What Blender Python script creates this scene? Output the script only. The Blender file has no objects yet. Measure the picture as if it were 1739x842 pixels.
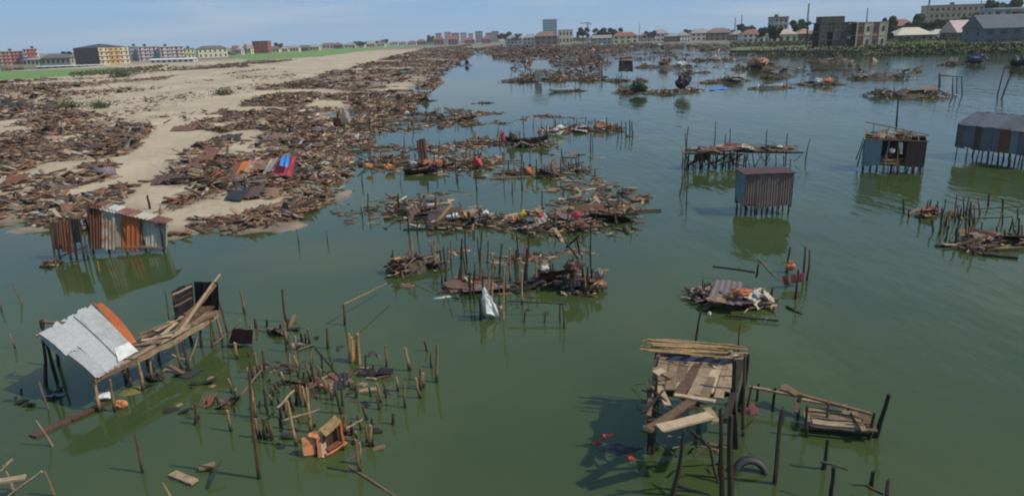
import bpy, math, random
import numpy as np
from mathutils import Vector, Matrix, Euler

random.seed(7); rng = np.random.default_rng(7)
scene = bpy.context.scene
COL = scene.collection
R = math.radians

# ------------------------------------------------------------------ camera
CAM_H, FPX, PITCH, ROLL = 10.0, 1200.0, R(16.57), R(-1.72)
cam_d = bpy.data.cameras.new('camera'); cam = bpy.data.objects.new('camera', cam_d); COL.objects.link(cam)
CAM_R = (Matrix.Rotation(R(90) - PITCH, 3, 'X') @ Matrix.Rotation(ROLL, 3, 'Z'))
cam.matrix_world = Matrix.Translation((0, 0, CAM_H)) @ CAM_R.to_4x4()
cam_d.sensor_width = 36.0; cam_d.lens = 36.0 * FPX / 1739.0
cam_d.clip_start = 0.1; cam_d.clip_end = 20000
scene.camera = cam

# ------------------------------------------------------------------ sky and sun
SUN_EL, SUN_AZ = R(47), R(104)          # azimuth clockwise from +Y (straight ahead); the sun stands to the right
world = bpy.data.worlds.new('World'); scene.world = world; world.use_nodes = True
wn = world.node_tree.nodes; wl = world.node_tree.links
bg = wn['Background']; bg.inputs['Strength'].default_value = 0.085
sky = wn.new('ShaderNodeTexSky'); sky.sky_type = 'NISHITA'; sky.sun_disc = False
sky.sun_elevation = SUN_EL; sky.sun_rotation = SUN_AZ
sky.air_density = 1.0; sky.dust_density = 0.3; sky.ozone_density = 3.0; sky.altitude = 10
# thin even haze high up: the sky is a flat blue grey with faint streaks of cloud
wtc = wn.new('ShaderNodeTexCoord'); wmp = wn.new('ShaderNodeMapping'); wmp.inputs['Scale'].default_value = (1, 1, 11)
wnz = wn.new('ShaderNodeTexNoise'); wnz.inputs['Scale'].default_value = 2.2; wnz.inputs['Detail'].default_value = 4
wl.new(wtc.outputs['Generated'], wmp.inputs['Vector']); wl.new(wmp.outputs['Vector'], wnz.inputs['Vector'])
wr = wn.new('ShaderNodeValToRGB'); wr.color_ramp.elements[0].position = .50; wr.color_ramp.elements[1].position = .74
wr.color_ramp.elements[0].color = (2.85, 5.05, 7.95, 1); wr.color_ramp.elements[1].color = (5.7, 6.6, 7.8, 1)
wl.new(wnz.outputs['Fac'], wr.inputs['Fac'])
wmx = wn.new('ShaderNodeMix'); wmx.data_type = 'RGBA'; wmx.inputs['Factor'].default_value = .86
wl.new(sky.outputs[0], wmx.inputs['A']); wl.new(wr.outputs['Color'], wmx.inputs['B']); wl.new(wmx.outputs['Result'], bg.inputs['Color'])

sun_d = bpy.data.lights.new('sun', 'SUN'); sun_d.energy = 3.6; sun_d.angle = R(1.2); sun_d.color = (1.0, 0.89, 0.72)
sun = bpy.data.objects.new('sun', sun_d); COL.objects.link(sun)
SUN_DIR = Vector((math.sin(SUN_AZ) * math.cos(SUN_EL), math.cos(SUN_AZ) * math.cos(SUN_EL), math.sin(SUN_EL)))
sun.rotation_euler = SUN_DIR.to_track_quat('Z', 'Y').to_euler()

vs = scene.view_settings
vs.view_transform = 'Standard'; vs.look = 'None'; vs.gamma = 1.0; vs.exposure = 0.0; vs.use_curve_mapping = False
scene.cycles.max_bounces = 6; scene.cycles.transparent_max_bounces = 6
scene.cycles.caustics_reflective = False; scene.cycles.caustics_refractive = False
scene.cycles.filter_width = 2.0

# ------------------------------------------------------------------ surveying helpers
def ray(px, py):
    return CAM_R @ Vector(((px - 869.5) / FPX, -(py - 421.0) / FPX, -1.0))
def P(px, py, z=0.0):
    """point of the level plane z that is sighted at px, py"""
    r = ray(px, py); t = (z - CAM_H) / r.z
    return Vector((r.x * t, r.y * t, z))
def PY(px, py, Y):
    """point at the distance Y that is sighted at px, py"""
    r = ray(px, py); t = Y / r.y
    return Vector((r.x * t, Y, CAM_H + r.z * t))
def mpp(px, py, z=0.0):
    """metres across for one pixel there"""
    return (P(px + 1, py, z) - P(px, py, z)).length

# ------------------------------------------------------------------ materials
def new_mat(name):
    m = bpy.data.materials.new(name); m.use_nodes = True
    nt = m.node_tree; b = nt.nodes['Principled BSDF']
    return m, nt, nt.nodes, nt.links, b
def ramp(nodes, stops):
    r = nodes.new('ShaderNodeValToRGB')
    el = r.color_ramp.elements
    while len(el) > 1: el.remove(el[-1])
    el[0].position = stops[0][0]; el[0].color = (*stops[0][1], 1)
    for p, c in stops[1:]:
        e = el.new(p); e.color = (*c, 1)
    return r
def noise_node(nodes, links, scale, detail=4, rough=0.6, coord='Object', stretch=None):
    tc = nodes.new('ShaderNodeTexCoord'); n = nodes.new('ShaderNodeTexNoise')
    n.inputs['Scale'].default_value = scale; n.inputs['Detail'].default_value = detail; n.inputs['Roughness'].default_value = rough
    if coord == 'World':
        g = nodes.new('ShaderNodeNewGeometry'); src = g.outputs['Position']
    else:
        src = tc.outputs[coord]
    if stretch:
        mp = nodes.new('ShaderNodeMapping'); mp.inputs['Scale'].default_value = stretch
        links.new(src, mp.inputs['Vector']); src = mp.outputs['Vector']
    links.new(src, n.inputs['Vector'])
    return n
def varied(name, stops, rough=0.85, per='object', nscale=3.0, amount=0.35, bump=0.3, metal=0.0, stain=False, coord='World', stretch=None):
    """colour picked per object (or per loose piece) from stops, broken up by grain and by a wet band at the waterline"""
    m, nt, N, L, b = new_mat(name)
    if per == 'object':
        i = N.new('ShaderNodeObjectInfo'); rnd = i.outputs['Random']
    else:
        i = N.new('ShaderNodeNewGeometry'); rnd = i.outputs['Random Per Island']
    rp = ramp(N, stops); L.new(rnd, rp.inputs['Fac'])
    nz = noise_node(N, L, nscale, 5, 0.65, coord, stretch)
    mr = N.new('ShaderNodeMapRange'); mr.inputs['From Min'].default_value = 0.3; mr.inputs['From Max'].default_value = 0.7
    mr.inputs['To Min'].default_value = 1 - amount; mr.inputs['To Max'].default_value = 1 + amount
    L.new(nz.outputs['Fac'], mr.inputs['Value'])
    mx = N.new('ShaderNodeVectorMath'); mx.operation = 'SCALE'
    L.new(rp.outputs['Color'], mx.inputs[0]); L.new(mr.outputs['Result'], mx.inputs['Scale'])
    col = mx.outputs['Vector']
    if stain:                       # algae and wet up to a hand above the water
        g = N.new('ShaderNodeNewGeometry'); sx = N.new('ShaderNodeSeparateXYZ'); L.new(g.outputs['Position'], sx.inputs[0])
        m2 = N.new('ShaderNodeMapRange'); m2.inputs['From Min'].default_value = 0.08; m2.inputs['From Max'].default_value = 0.38
        L.new(sx.outputs['Z'], m2.inputs['Value'])
        mc = N.new('ShaderNodeMix'); mc.data_type = 'RGBA'
        L.new(m2.outputs['Result'], mc.inputs['Factor']); mc.inputs['A'].default_value = (0.016, 0.016, 0.01, 1)
        L.new(col, mc.inputs['B']); col = mc.outputs['Result']
    L.new(col, b.inputs['Base Color'])
    b.inputs['Roughness'].default_value = rough; b.inputs['Metallic'].default_value = metal
    if bump:
        bp = N.new('ShaderNodeBump'); bp.inputs['Strength'].default_value = bump; bp.inputs['Distance'].default_value = 0.02
        L.new(nz.outputs['Fac'], bp.inputs['Height']); L.new(bp.outputs['Normal'], b.inputs['Normal'])
    return m
def rusty(name, metal_c, rust_c, amount, rough=0.6, scale=1.3, stretch=(1, 1, 1)):
    """sheet metal with rust blooming through it in patches and runs"""
    m, nt, N, L, b = new_mat(name)
    n1 = noise_node(N, L, scale, 6, 0.7, 'World', stretch)
    oi = N.new('ShaderNodeObjectInfo')
    ad = N.new('ShaderNodeMath'); ad.operation = 'ADD'; L.new(n1.outputs['Fac'], ad.inputs[0])
    sc = N.new('ShaderNodeMath'); sc.operation = 'MULTIPLY_ADD'; sc.inputs[1].default_value = 0.3; sc.inputs[2].default_value = -0.15
    L.new(oi.outputs['Random'], sc.inputs[0]); L.new(sc.outputs[0], ad.inputs[1])
    rp = ramp(N, [(max(0, 0.5 - amount * 0.5 - 0.08), metal_c), (0.5 - amount * 0.5 + 0.12, rust_c), (1.0, tuple(c * 0.45 for c in rust_c))])
    L.new(ad.outputs[0], rp.inputs['Fac'])
    n2 = noise_node(N, L, 9, 4, 0.6, 'World')
    mr = N.new('ShaderNodeMapRange'); mr.inputs['To Min'].default_value = 0.65; mr.inputs['To Max'].default_value = 1.35
    L.new(n2.outputs['Fac'], mr.inputs['Value'])
    mx = N.new('ShaderNodeVectorMath'); mx.operation = 'SCALE'
    L.new(rp.outputs['Color'], mx.inputs[0]); L.new(mr.outputs['Result'], mx.inputs['Scale'])
    L.new(mx.outputs['Vector'], b.inputs['Base Color'])
    b.inputs['Roughness'].default_value = rough
    return m

M = {}
M['wood'] = varied('weathered_wood', [(0, (.045, .025, .014)), (.35, (.105, .058, .033)), (.7, (.19, .118, .07)), (1, (.32, .225, .14))], nscale=6)
M['post'] = varied('stilt_wood', [(0, (.06, .034, .018)), (.5, (.19, .105, .052)), (1, (.36, .225, .115))], nscale=8, stain=True)
M['dark_post'] = varied('dark_backlit_stilt_wood', [(0, (.018, .013, .01)), (.6, (.045, .03, .02)), (1, (.10, .065, .04))], nscale=8, stain=True)  # darker stilt timber; backlight on the right-hand posts is put into this colour
M['deck'] = varied('deck_wood', [(0, (.13, .084, .05)), (.5, (.23, .155, .094)), (1, (.35, .25, .155))], nscale=5)
M['tan'] = varied('fresh_tan_wood', [(0, (.38, .27, .17)), (1, (.46, .34, .22))], nscale=6, amount=.2)
M['bamboo'] = varied('split_bamboo', [(0, (.26, .15, .06)), (.5, (.42, .26, .11)), (1, (.30, .19, .10))], nscale=9)
M['debris'] = varied('debris_pieces', [(0, (.035, .021, .014)), (.22, (.08, .048, .030)), (.42, (.135, .08, .047)), (.53, (.20, .075, .04)), (.6, (.18, .11, .067)), (.8, (.28, .195, .125)), (.93, (.38, .29, .2)), (.955, (.5, .48, .45)), (.975, (.16, .19, .26)), (1, (.36, .12, .09))], per='island', nscale=4)
M['debris_far'] = varied('far_debris_pieces', [(0, (.03, .018, .013)), (.3, (.075, .041, .027)), (.5, (.13, .066, .04)), (.64, (.18, .068, .038)), (.8, (.17, .11, .075)), (.93, (.30, .25, .2)), (1, (.5, .47, .43))], per='island', nscale=1.0)
M['debris_wet'] = varied('wet_dark_scraps', [(0, (.018, .014, .011)), (.7, (.06, .04, .028)), (1, (.14, .10, .07))], per='island', nscale=4)
M['rust'] = rusty('rusted_sheet', (.22, .17, .14), (.17, .062, .03), .35)
M['rust_pale'] = rusty('pale_rusting_sheet', (.42, .38, .31), (.30, .12, .06), -.1)
M['rust_orange'] = rusty('orange_rust_sheet', (.5, .17, .05), (.42, .115, .03), .5)
M['rust_dark'] = rusty('dark_rust_sheet', (.06, .045, .045), (.10, .04, .025), .1)
M['white_metal'] = rusty('whitewashed_sheet', (.42, .42, .415), (.30, .28, .25), -.2, rough=.6)
M['grey_metal'] = rusty('blue_grey_sheet', (.118, .120, .138), (.09, .08, .085), -.05, rough=.5)
M['teal_metal'] = rusty('teal_grey_sheet', (.16, .22, .25), (.12, .15, .16), -.15)
M['brown_metal'] = rusty('brown_grey_sheet', (.15, .115, .105), (.13, .078, .062), -.08)
M['tarp_black'] = varied('black_tarpaulin', [(0, (.012, .012, .016)), (1, (.03, .026, .032))], rough=.5, nscale=2)
M['tarp_maroon'] = varied('maroon_cloth', [(0, (.11, .035, .04)), (1, (.12, .04, .045))], nscale=3)
M['tarp_blue'] = varied('blue_plastic', [(0, (.03, .16, .48)), (1, (.04, .2, .5))], rough=.45, nscale=3)
M['dark_blue'] = varied('dark_blue_tarpaulin', [(0, (.03, .04, .09)), (1, (.06, .07, .13))], rough=.6, nscale=3)
M['red'] = varied('red_plastic', [(0, (.42, .03, .025)), (1, (.45, .06, .04))], rough=.5, nscale=3)
M['crimson'] = varied('crimson_cloth', [(0, (.42, .05, .08)), (1, (.45, .06, .07))], nscale=3)
M['orange'] = varied('orange_wreckage', [(0, (.48, .15, .06)), (1, (.55, .22, .09))], nscale=3)
M['yellow'] = varied('yellow_plastic', [(0, (.55, .36, .05)), (1, (.55, .4, .08))], nscale=3)
M['white'] = varied('white_cloth', [(0, (.55, .54, .5)), (1, (.7, .69, .66))], nscale=4, amount=.25)
M['thatch'] = varied('rotting_thatch', [(0, (.045, .032, .02)), (.5, (.07, .052, .034)), (1, (.10, .072, .05))], nscale=3, amount=.6, bump=.8)
M['thatch_green'] = varied('overgrown_thatch', [(0, (.03, .045, .02)), (1, (.06, .075, .03))], nscale=3, amount=.6, bump=.8)
M['silt'] = varied('olive_silt', [(0, (.17, .14, .035)), (1, (.2, .16, .045))], nscale=3, amount=.4)
M['sunk_white'] = varied('silted_white_sheet', [(0, (.24, .27, .25)), (1, (.24, .27, .25))], nscale=2)
M['rubber'] = varied('black_rubber', [(0, (.015, .015, .017)), (1, (.02, .02, .02))], rough=.6)
M['leaf'] = varied('tree_leaves', [(0, (.018, .035, .012)), (.6, (.04, .07, .022)), (1, (.075, .105, .035))], per='island', nscale=.5, bump=0)
M['leaf_olive'] = varied('shrub_leaves', [(0, (.05, .06, .025)), (1, (.12, .125, .05))], per='island', nscale=.5, bump=0)
M['bark'] = varied('tree_bark', [(0, (.07, .055, .04)), (1, (.11, .085, .06))])
M['concrete'] = varied('bare_concrete', [(0, (.20, .19, .18)), (1, (.26, .245, .225))], nscale=.6)
M['dark_concrete'] = varied('dark_stained_concrete', [(0, (.07, .062, .056)), (1, (.095, .082, .072))], nscale=.5)
M['pane'] = varied('dark_window_pane', [(0, (.03, .035, .045)), (1, (.06, .065, .075))], rough=.2, bump=0)
def paint(name, c, rough=.8): 
    if name not in M:
        M[name] = varied(name, [(0, tuple(x * .92 for x in c)), (1, c)], rough=rough, nscale=.35, amount=.14, bump=0)
    return M[name]

# ------------------------------------------------------------------ object helpers
def link(o, parent=None):
    COL.objects.link(o)
    if parent is not None: o.parent = parent
    return o
def tag(o, label=None, cat=None, group=None, kind=None):
    if label: o['label'] = label
    if cat: o['category'] = cat
    if group: o['group'] = group
    if kind or cat: o['kind'] = kind or 'thing'
    return o
def thing(name, base, label, cat, group=None):
    o = bpy.data.objects.new(name, None); o.empty_display_size = 0.3
    o.location = base; link(o); tag(o, label, cat, group); return o
def mesh_obj(name, verts, faces, mat, parent=None, smooth=False):
    me = bpy.data.meshes.new(name)
    off = parent.location if parent is not None else Vector((0, 0, 0))
    par = parent.parent if parent is not None else None
    if par is not None: off = off + par.location
    me.from_pydata([tuple(Vector(v) - off) for v in verts], [], faces)
    me.materials.append(mat)
    if smooth: me.polygons.foreach_set('use_smooth', [True] * len(me.polygons))
    return link(bpy.data.objects.new(name, me), parent)

# shared shapes: unit plank along X, unit pole along Z, unit corrugated sheet
def plank_mesh(i):
    r = random.Random(100 + i); n = 4; V = []; F = []
    for k in range(n + 1):
        x = k / n - .5; dz = r.uniform(-.25, .25); tw = r.uniform(-.1, .1); s = r.uniform(.9, 1.04)
        for a, c in ((-.5, -.5), (.5, -.5), (.5, .5), (-.5, .5)):
            e = r.uniform(-.025, .025) if k in (0, n) else 0
            V.append((x + e, a * s, c + dz + tw * a))
    for k in range(n):
        for j in range(4):
            F.append((4 * k + j, 4 * k + (j + 1) % 4, 4 * k + 4 + (j + 1) % 4, 4 * k + 4 + j))
    F += [(3, 2, 1, 0), (4 * n, 4 * n + 1, 4 * n + 2, 4 * n + 3)]
    me = bpy.data.meshes.new('plank'); me.from_pydata(V, [], F); return me
def pole_mesh(i):
    r = random.Random(200 + i); n, s = 5, 6; V = []; F = []; ox = oy = 0
    for k in range(n + 1):
        z = k / n; rad = (1.05 - .35 * z) * r.uniform(.88, 1.12)
        if k: ox += r.uniform(-.55, .55); oy += r.uniform(-.55, .55)
        for j in range(s):
            a = 2 * math.pi * j / s
            V.append((ox * min(z * 1.5, 1) + rad * math.cos(a), oy * min(z * 1.5, 1) + rad * math.sin(a), z + (r.uniform(-.02, .02) if k == n else 0)))
    for k in range(n):
        for j in range(s):
            F.append((s * k + j, s * k + (j + 1) % s, s * k + s + (j + 1) % s, s * k + s + j))
    F += [tuple(range(s - 1, -1, -1)), tuple(range(s * n, s * n + s))]
    me = bpy.data.meshes.new('pole'); me.from_pydata(V, [], F); return me
def sheet_mesh(i):
    r = random.Random(300 + i); nu, nv = 20, 4; V = []; F = []
    bend = r.uniform(-.3, .3); fold = r.uniform(-.25, .25); tear = r.random()
    for v in range(nv + 1):
        for u in range(nu + 1):
            x = u / nu - .5; y = v / nv - .5
            z = .02 * math.sin(u / nu * 2 * math.pi * 5) + bend * x * x + fold * max(0, x + y - .25)
            ex = r.uniform(-.02, .02) if v in (0, nv) else 0
            if tear > .5 and u > 15 and v > 2: y -= .12 * (u - 15) / 5; z += .05
            V.append((x, y + ex, z))
    w = nu + 1
    for v in range(nv):
        for u in range(nu):
            F.append((v * w + u, v * w + u + 1, (v + 1) * w + u + 1, (v + 1) * w + u))
    me = bpy.data.meshes.new('sheet'); me.from_pydata(V, [], F); return me
_cache = {}
def shared(kind, i, matname):
    k = (kind, i, matname)
    if k not in _cache:
        me = {'plank': plank_mesh, 'pole': pole_mesh, 'sheet': sheet_mesh}[kind](i)
        me.materials.append(M[matname]); _cache[k] = me
    return _cache[k]
def place(name, me, mat4, parent=None):
    o = bpy.data.objects.new(name, me); link(o, parent)
    if parent is not None:
        off = parent.location if parent.parent is None else parent.location + parent.parent.location
        mat4 = Matrix.Translation(-off) @ mat4
    loc, rot, sca = mat4.decompose()
    o.location = loc; o.rotation_mode = 'QUATERNION'; o.rotation_quaternion = rot; o.scale = sca
    return o
def frame_x(p, q, roll=0.0):
    d = Vector(q) - Vector(p); L = d.length
    return d.to_track_quat('X', 'Z').to_matrix().to_4x4() @ Matrix.Rotation(roll, 4, 'X'), L
def plank(p, q, w, t, matname='wood', parent=None, name='plank', roll=0.0):
    """a board from p to q"""
    m, L = frame_x(p, q, roll); c = (Vector(p) + Vector(q)) / 2
    return place(name, shared('plank', random.randrange(6), matname), Matrix.Translation(c) @ m @ Matrix.Diagonal((L, w, t, 1)), parent)
def pole(p, q, r, matname='post', parent=None, name='post'):
    d = Vector(q) - Vector(p)
    m = d.to_track_quat('Z', 'X').to_matrix().to_4x4()
    return place(name, shared('pole', random.randrange(8), matname), Matrix.Translation(Vector(p)) @ m @ Matrix.Rotation(random.uniform(0, 6.28), 4, 'Z') @ Matrix.Diagonal((r, r, d.length, 1)), parent)
def piece_sheet(c, w, l, matname, parent=None, yaw=0, tilt=0, name='sheet', tiltaxis='Y'):
    m = Matrix.Translation(Vector(c)) @ Matrix.Rotation(yaw, 4, 'Z') @ Matrix.Rotation(tilt, 4, tiltaxis) @ Matrix.Diagonal((w, l, 1, 1))
    return place(name, shared('sheet', random.randrange(5), matname), m, parent)
def sheet(name, a, b, c, d, mat, parent, waves=8, amp=.018, ragged=.03, thick=.006, sag=0.0):
    """corrugated sheet between the corners a b (edge that crosses the ridges) and d c"""
    a, b, c, d = map(Vector, (a, b, c, d))
    n = (b - a).cross(d - a).normalized(); nu = waves * 4; nv = 5; V = []; F = []
    r = random.Random(int(abs(a.x * 977 + a.y * 331 + a.z * 77)) + waves)
    rag0 = [r.uniform(-ragged, ragged) for _ in range(nu // 4 + 2)]; rag1 = [r.uniform(-ragged, ragged) for _ in range(nu // 4 + 2)]
    for s in (0, 1):
        for j in range(nv + 1):
            v = j / nv
            for i in range(nu + 1):
                u = i / nu; vv = v + (rag0[i // 4] if j == 0 else rag1[i // 4] if j == nv else 0)
                p = (a * (1 - u) + b * u) * (1 - vv) + (d * (1 - u) + c * u) * vv
                V.append(p + n * (amp * math.sin(2 * math.pi * waves * u) - s * thick - sag * math.sin(math.pi * v)))
    w = nu + 1; k = w * (nv + 1)
    for j in range(nv):
        for i in range(nu):
            q = (j * w + i, j * w + i + 1, (j + 1) * w + i + 1, (j + 1) * w + i)
            F.append(q); F.append(tuple(x + k for x in reversed(q)))
    return mesh_obj(name, V, F, M[mat] if isinstance(mat, str) else mat, parent)
def box(name, lo, hi, mat, parent=None, yaw=0.0, pivot=None):
    (x0, y0, z0), (x1, y1, z1) = lo, hi
    V = [Vector(v) for v in ((x0, y0, z0), (x1, y0, z0), (x1, y1, z0), (x0, y1, z0), (x0, y0, z1), (x1, y0, z1), (x1, y1, z1), (x0, y1, z1))]
    if yaw:
        pv = Vector(pivot); rm = Matrix.Rotation(yaw, 3, 'Z'); V = [rm @ (v - pv) + pv for v in V]
    F = [(3, 2, 1, 0), (4, 5, 6, 7), (0, 1, 5, 4), (1, 2, 6, 5), (2, 3, 7, 6), (3, 0, 4, 7)]
    return mesh_obj(name, V, F, mat, parent)
def many_boxes(name, C, D, RX, mat, parent=None):
    """C centres (n,3), D sizes (n,3), RX rotations (n,3,3): loose pieces in one mesh"""
    n = len(C)
    s = np.array([(-1, -1, -1), (1, -1, -1), (1, 1, -1), (-1, 1, -1), (-1, -1, 1), (1, -1, 1), (1, 1, 1), (-1, 1, 1)]) * .5
    loc = s[None] * D[:, None, :]
    loc = loc * (1 + rng.uniform(-.12, .12, loc.shape))
    V = np.einsum('nij,nkj->nki', RX, loc) + C[:, None, :]
    q = np.array([(3, 2, 1, 0), (4, 5, 6, 7), (0, 1, 5, 4), (1, 2, 6, 5), (2, 3, 7, 6), (3, 0, 4, 7)])
    F = (q[None] + (np.arange(n) * 8)[:, None, None]).reshape(-1, 4)
    me = bpy.data.meshes.new(name)
    me.vertices.add(n * 8); me.vertices.foreach_set('co', V.reshape(-1).astype(np.float32))
    me.loops.add(F.size); me.loops.foreach_set('vertex_index', F.reshape(-1).astype(np.int32))
    me.polygons.add(len(F)); me.polygons.foreach_set('loop_start', (np.arange(len(F)) * 4).astype(np.int32))
    me.polygons.foreach_set('loop_total', np.full(len(F), 4, np.int32))
    me.update(calc_edges=True); me.validate(); me.materials.append(mat)
    return link(bpy.data.objects.new(name, me), parent)
def rots(yaw, pitch, roll):
    cy, sy, cp, sp, cr, sr = np.cos(yaw), np.sin(yaw), np.cos(pitch), np.sin(pitch), np.cos(roll), np.sin(roll)
    o = np.empty((len(yaw), 3, 3))
    o[:, 0, 0] = cy * cp; o[:, 0, 1] = cy * sp * sr - sy * cr; o[:, 0, 2] = cy * sp * cr + sy * sr
    o[:, 1, 0] = sy * cp; o[:, 1, 1] = sy * sp * sr + cy * cr; o[:, 1, 2] = sy * sp * cr - cy * sr
    o[:, 2, 0] = -sp; o[:, 2, 1] = cp * sr; o[:, 2, 2] = cp * cr
    return o

# ------------------------------------------------------------------ noise and polygons in plan
_tab = rng.random((256, 256))
def vnoise(x, y):
    xi = np.floor(x).astype(int); yi = np.floor(y).astype(int); fx = x - xi; fy = y - yi
    fx = fx * fx * (3 - 2 * fx); fy = fy * fy * (3 - 2 * fy)
    g = lambda a, b: _tab[a & 255, b & 255]
    return (g(xi, yi) * (1 - fx) + g(xi + 1, yi) * fx) * (1 - fy) + (g(xi, yi + 1) * (1 - fx) + g(xi + 1, yi + 1) * fx) * fy
def fbm(x, y, o=4):
    s = 0; a = .5
    for k in range(o):
        s = s + a * vnoise(x * 2 ** k + 17.3 * k, y * 2 ** k + 5.1 * k); a *= .5
    return s / (1 - .5 ** o)
def poly_px(pts): return np.array([P(x, y).to_2d() for x, y in pts])
def inside(poly, x, y):
    r = np.zeros(x.shape, bool); n = len(poly)
    for i in range(n):
        x0, y0 = poly[i]; x1, y1 = poly[(i + 1) % n]
        c = (y0 > y) != (y1 > y)
        r ^= c & (x < (x1 - x0) * (y - y0) / ((y1 - y0) if y1 != y0 else 1e-9) + x0)
    return r
def sdist(poly, x, y):
    d = np.full(x.shape, 1e9); n = len(poly)
    for i in range(n):
        x0, y0 = poly[i]; x1, y1 = poly[(i + 1) % n]; dx, dy = x1 - x0, y1 - y0
        t = np.clip(((x - x0) * dx + (y - y0) * dy) / (dx * dx + dy * dy + 1e-12), 0, 1)
        d = np.minimum(d, np.hypot(x - x0 - t * dx, y - y0 - t * dy))
    return np.where(inside(poly, x, y), d, -d)

LAND = np.vstack([[(-1500, -300), (-90, 15), (-42, 30)], poly_px([(0, 381), (60, 382), (150, 386), (280, 398), (400, 392), (462, 378), (520, 352), (566, 312), (578, 272), (586, 232), (622, 204), (672, 176), (700, 150), (742, 124), (782, 100), (797, 88), (802, 82)]),
                  poly_px([(870, 76), (1000, 75), (1120, 75), (1238, 76), (1242, 91), (1330, 92), (1450, 93), (1560, 92), (1650, 90), (1739, 87), (1900, 82)]), [(1500, 330), (6000, 330), (6000, 9000), (-6000, 9000), (-6000, -300)]])
POOLS = [poly_px(p) for p in ([(-60, 200), (-60, 172), (30, 172), (56, 180), (40, 196), (0, 200)],
                              [(-100, 126), (-100, 117), (60, 113), (180, 108), (190, 113), (100, 119), (0, 124)],
                              [(285, 124), (300, 115), (400, 108), (412, 113), (350, 121)],
                              [(560, 224), (575, 218), (600, 232), (590, 262), (575, 262)],
                              [(540, 250), (500, 236), (470, 236), (490, 246)], [(548, 306), (520, 300), (530, 286), (566, 284)], [(600, 200), (560, 196), (590, 186), (640, 184)])]
GRASS = [poly_px(p) for p in ([(-200, 150), (-200, 130), (0, 125), (100, 121), (205, 117), (215, 124), (120, 134), (0, 143)],
                              [(372, 99), (430, 106), (545, 99), (650, 85), (712, 77), (690, 71.5), (560, 77), (450, 86)],
                              [(690, 78), (720, 74.5), (760, 72), (700, 71)])]
RGRASS = poly_px([(1235, 75), (1240, 70), (1480, 60), (1900, 55), (1900, 82), (1739, 88), (1560, 93), (1450, 94), (1240, 92)])

def land_z(x, y, detail=True):
    d = sdist(LAND, x, y)
    far = np.clip((np.hypot(x, y) - 120) / 300, 0, 1)
    d = d + (fbm(x * .28, y * .28) - .5) * 6.5 * (1 - far) + (fbm(x * .06 + 9, y * .06) - .5) * 6 * (1 - .5 * far)
    z = np.where(d > 0, .42 * (1 - np.exp(-d / 2.5)) + .55 * (1 - np.exp(-d / 40)), np.maximum(d * .14, -1.3))
    # behind a vertical bank the right shore stands higher
    z = np.where((x > 80) & (y > 200) & (d > 0), z + .9, z)
    for p in POOLS:
        dp = sdist(p, x, y) + (fbm(x * .3, y * .3) - .5) * 2.5
        z = np.where(dp > -4, np.minimum(z, np.maximum(-.5, -.04 - dp * .12)), z)
    z = z + np.where(d > .5, (fbm(x * .5, y * .5, 3) - .5) * .22, 0)
    return z, d
# ------------------------------------------------------------------ terrain: one sheet, fine near, coarse far
na, nr = 620, 380
ang = np.linspace(R(-62), R(62), na); rad = 11 * (3900 / 11) ** (np.linspace(0, 1, nr))
A, RD = np.meshgrid(ang, rad); X = RD * np.sin(A); Y = RD * np.cos(A)
Z, DS = land_z(X, Y)
me = bpy.data.meshes.new('terrain')
co = np.stack([X, Y, Z], -1).reshape(-1, 3)
idx = np.arange(na * nr).reshape(nr, na)
F = np.stack([idx[:-1, :-1], idx[:-1, 1:], idx[1:, 1:], idx[1:, :-1]], -1).reshape(-1, 4)[:, ::-1]
me.vertices.add(len(co)); me.vertices.foreach_set('co', co.reshape(-1).astype(np.float32))
me.loops.add(F.size); me.loops.foreach_set('vertex_index', F.reshape(-1).astype(np.int32))
me.polygons.add(len(F)); me.polygons.foreach_set('loop_start', (np.arange(len(F)) * 4).astype(np.int32)); me.polygons.foreach_set('loop_total', np.full(len(F), 4, np.int32))
me.polygons.foreach_set('use_smooth', np.ones(len(F), bool)); me.update(calc_edges=True)
sand = np.array((.42, .335, .225)); mud = np.array((.15, .12, .09)); grass = np.array((.13, .22, .05)); dirt = np.array((.17, .15, .10)); bed = np.array((.06, .075, .035))
ZL = [(-60, 205), (0, 198), (90, 190), (200, 212), (262, 228), (230, 262), (190, 300), (225, 340), (180, 390), (0, 385), (-60, 381)]
ZM = [(312, 228), (350, 206), (430, 176), (545, 150), (640, 160), (612, 214), (592, 262), (586, 300), (560, 340), (490, 380), (400, 398), (282, 402), (270, 372), (345, 330), (250, 322), (262, 300), (325, 262), (400, 236)]
ZF = [(430, 160), (540, 134), (640, 106), (722, 84), (800, 77), (806, 92), (750, 126), (706, 152), (644, 170), (560, 156)]
ZU = [(-60, 150), (0, 146), (140, 132), (330, 114), (520, 102), (450, 114), (300, 134), (230, 158), (130, 172), (60, 205), (-60, 205)]
ZS = [(60, 205), (150, 170), (330, 138), (460, 118), (560, 150), (420, 165), (300, 225), (345, 300), (250, 360), (215, 340), (240, 262), (262, 228), (200, 212)]
ZR = [(600, 215), (640, 168), (705, 150), (740, 128), (752, 140), (728, 160), (700, 190), (640, 215), (640, 260), (596, 262)]
ZB = [(-60, 386), (0, 386), (150, 392), (280, 404), (400, 398), (480, 384), (545, 354), (585, 314), (596, 272), (600, 232), (560, 232), (552, 300), (500, 350), (400, 376), (280, 384), (150, 374), (0, 366), (-60, 366)]
nz1 = fbm(X * .12, Y * .12); nz2 = fbm(X * .9, Y * .9)
col = np.broadcast_to(sand, X.shape + (3,)).copy() * (.64 + .66 * fbm(X * .22 + 7, Y * .14))[..., None]
def blend(c, w):
    global col
    w = np.clip(w, 0, 1)[..., None]; col = col * (1 - w) + c * w
blend(dirt * (.7 + .6 * nz1)[..., None], np.clip((Y - 420) / 120, 0, 1) * np.clip((-X - 150) / 60, 0, 1) + np.clip((Y - 700) / 200, 0, 1))
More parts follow.
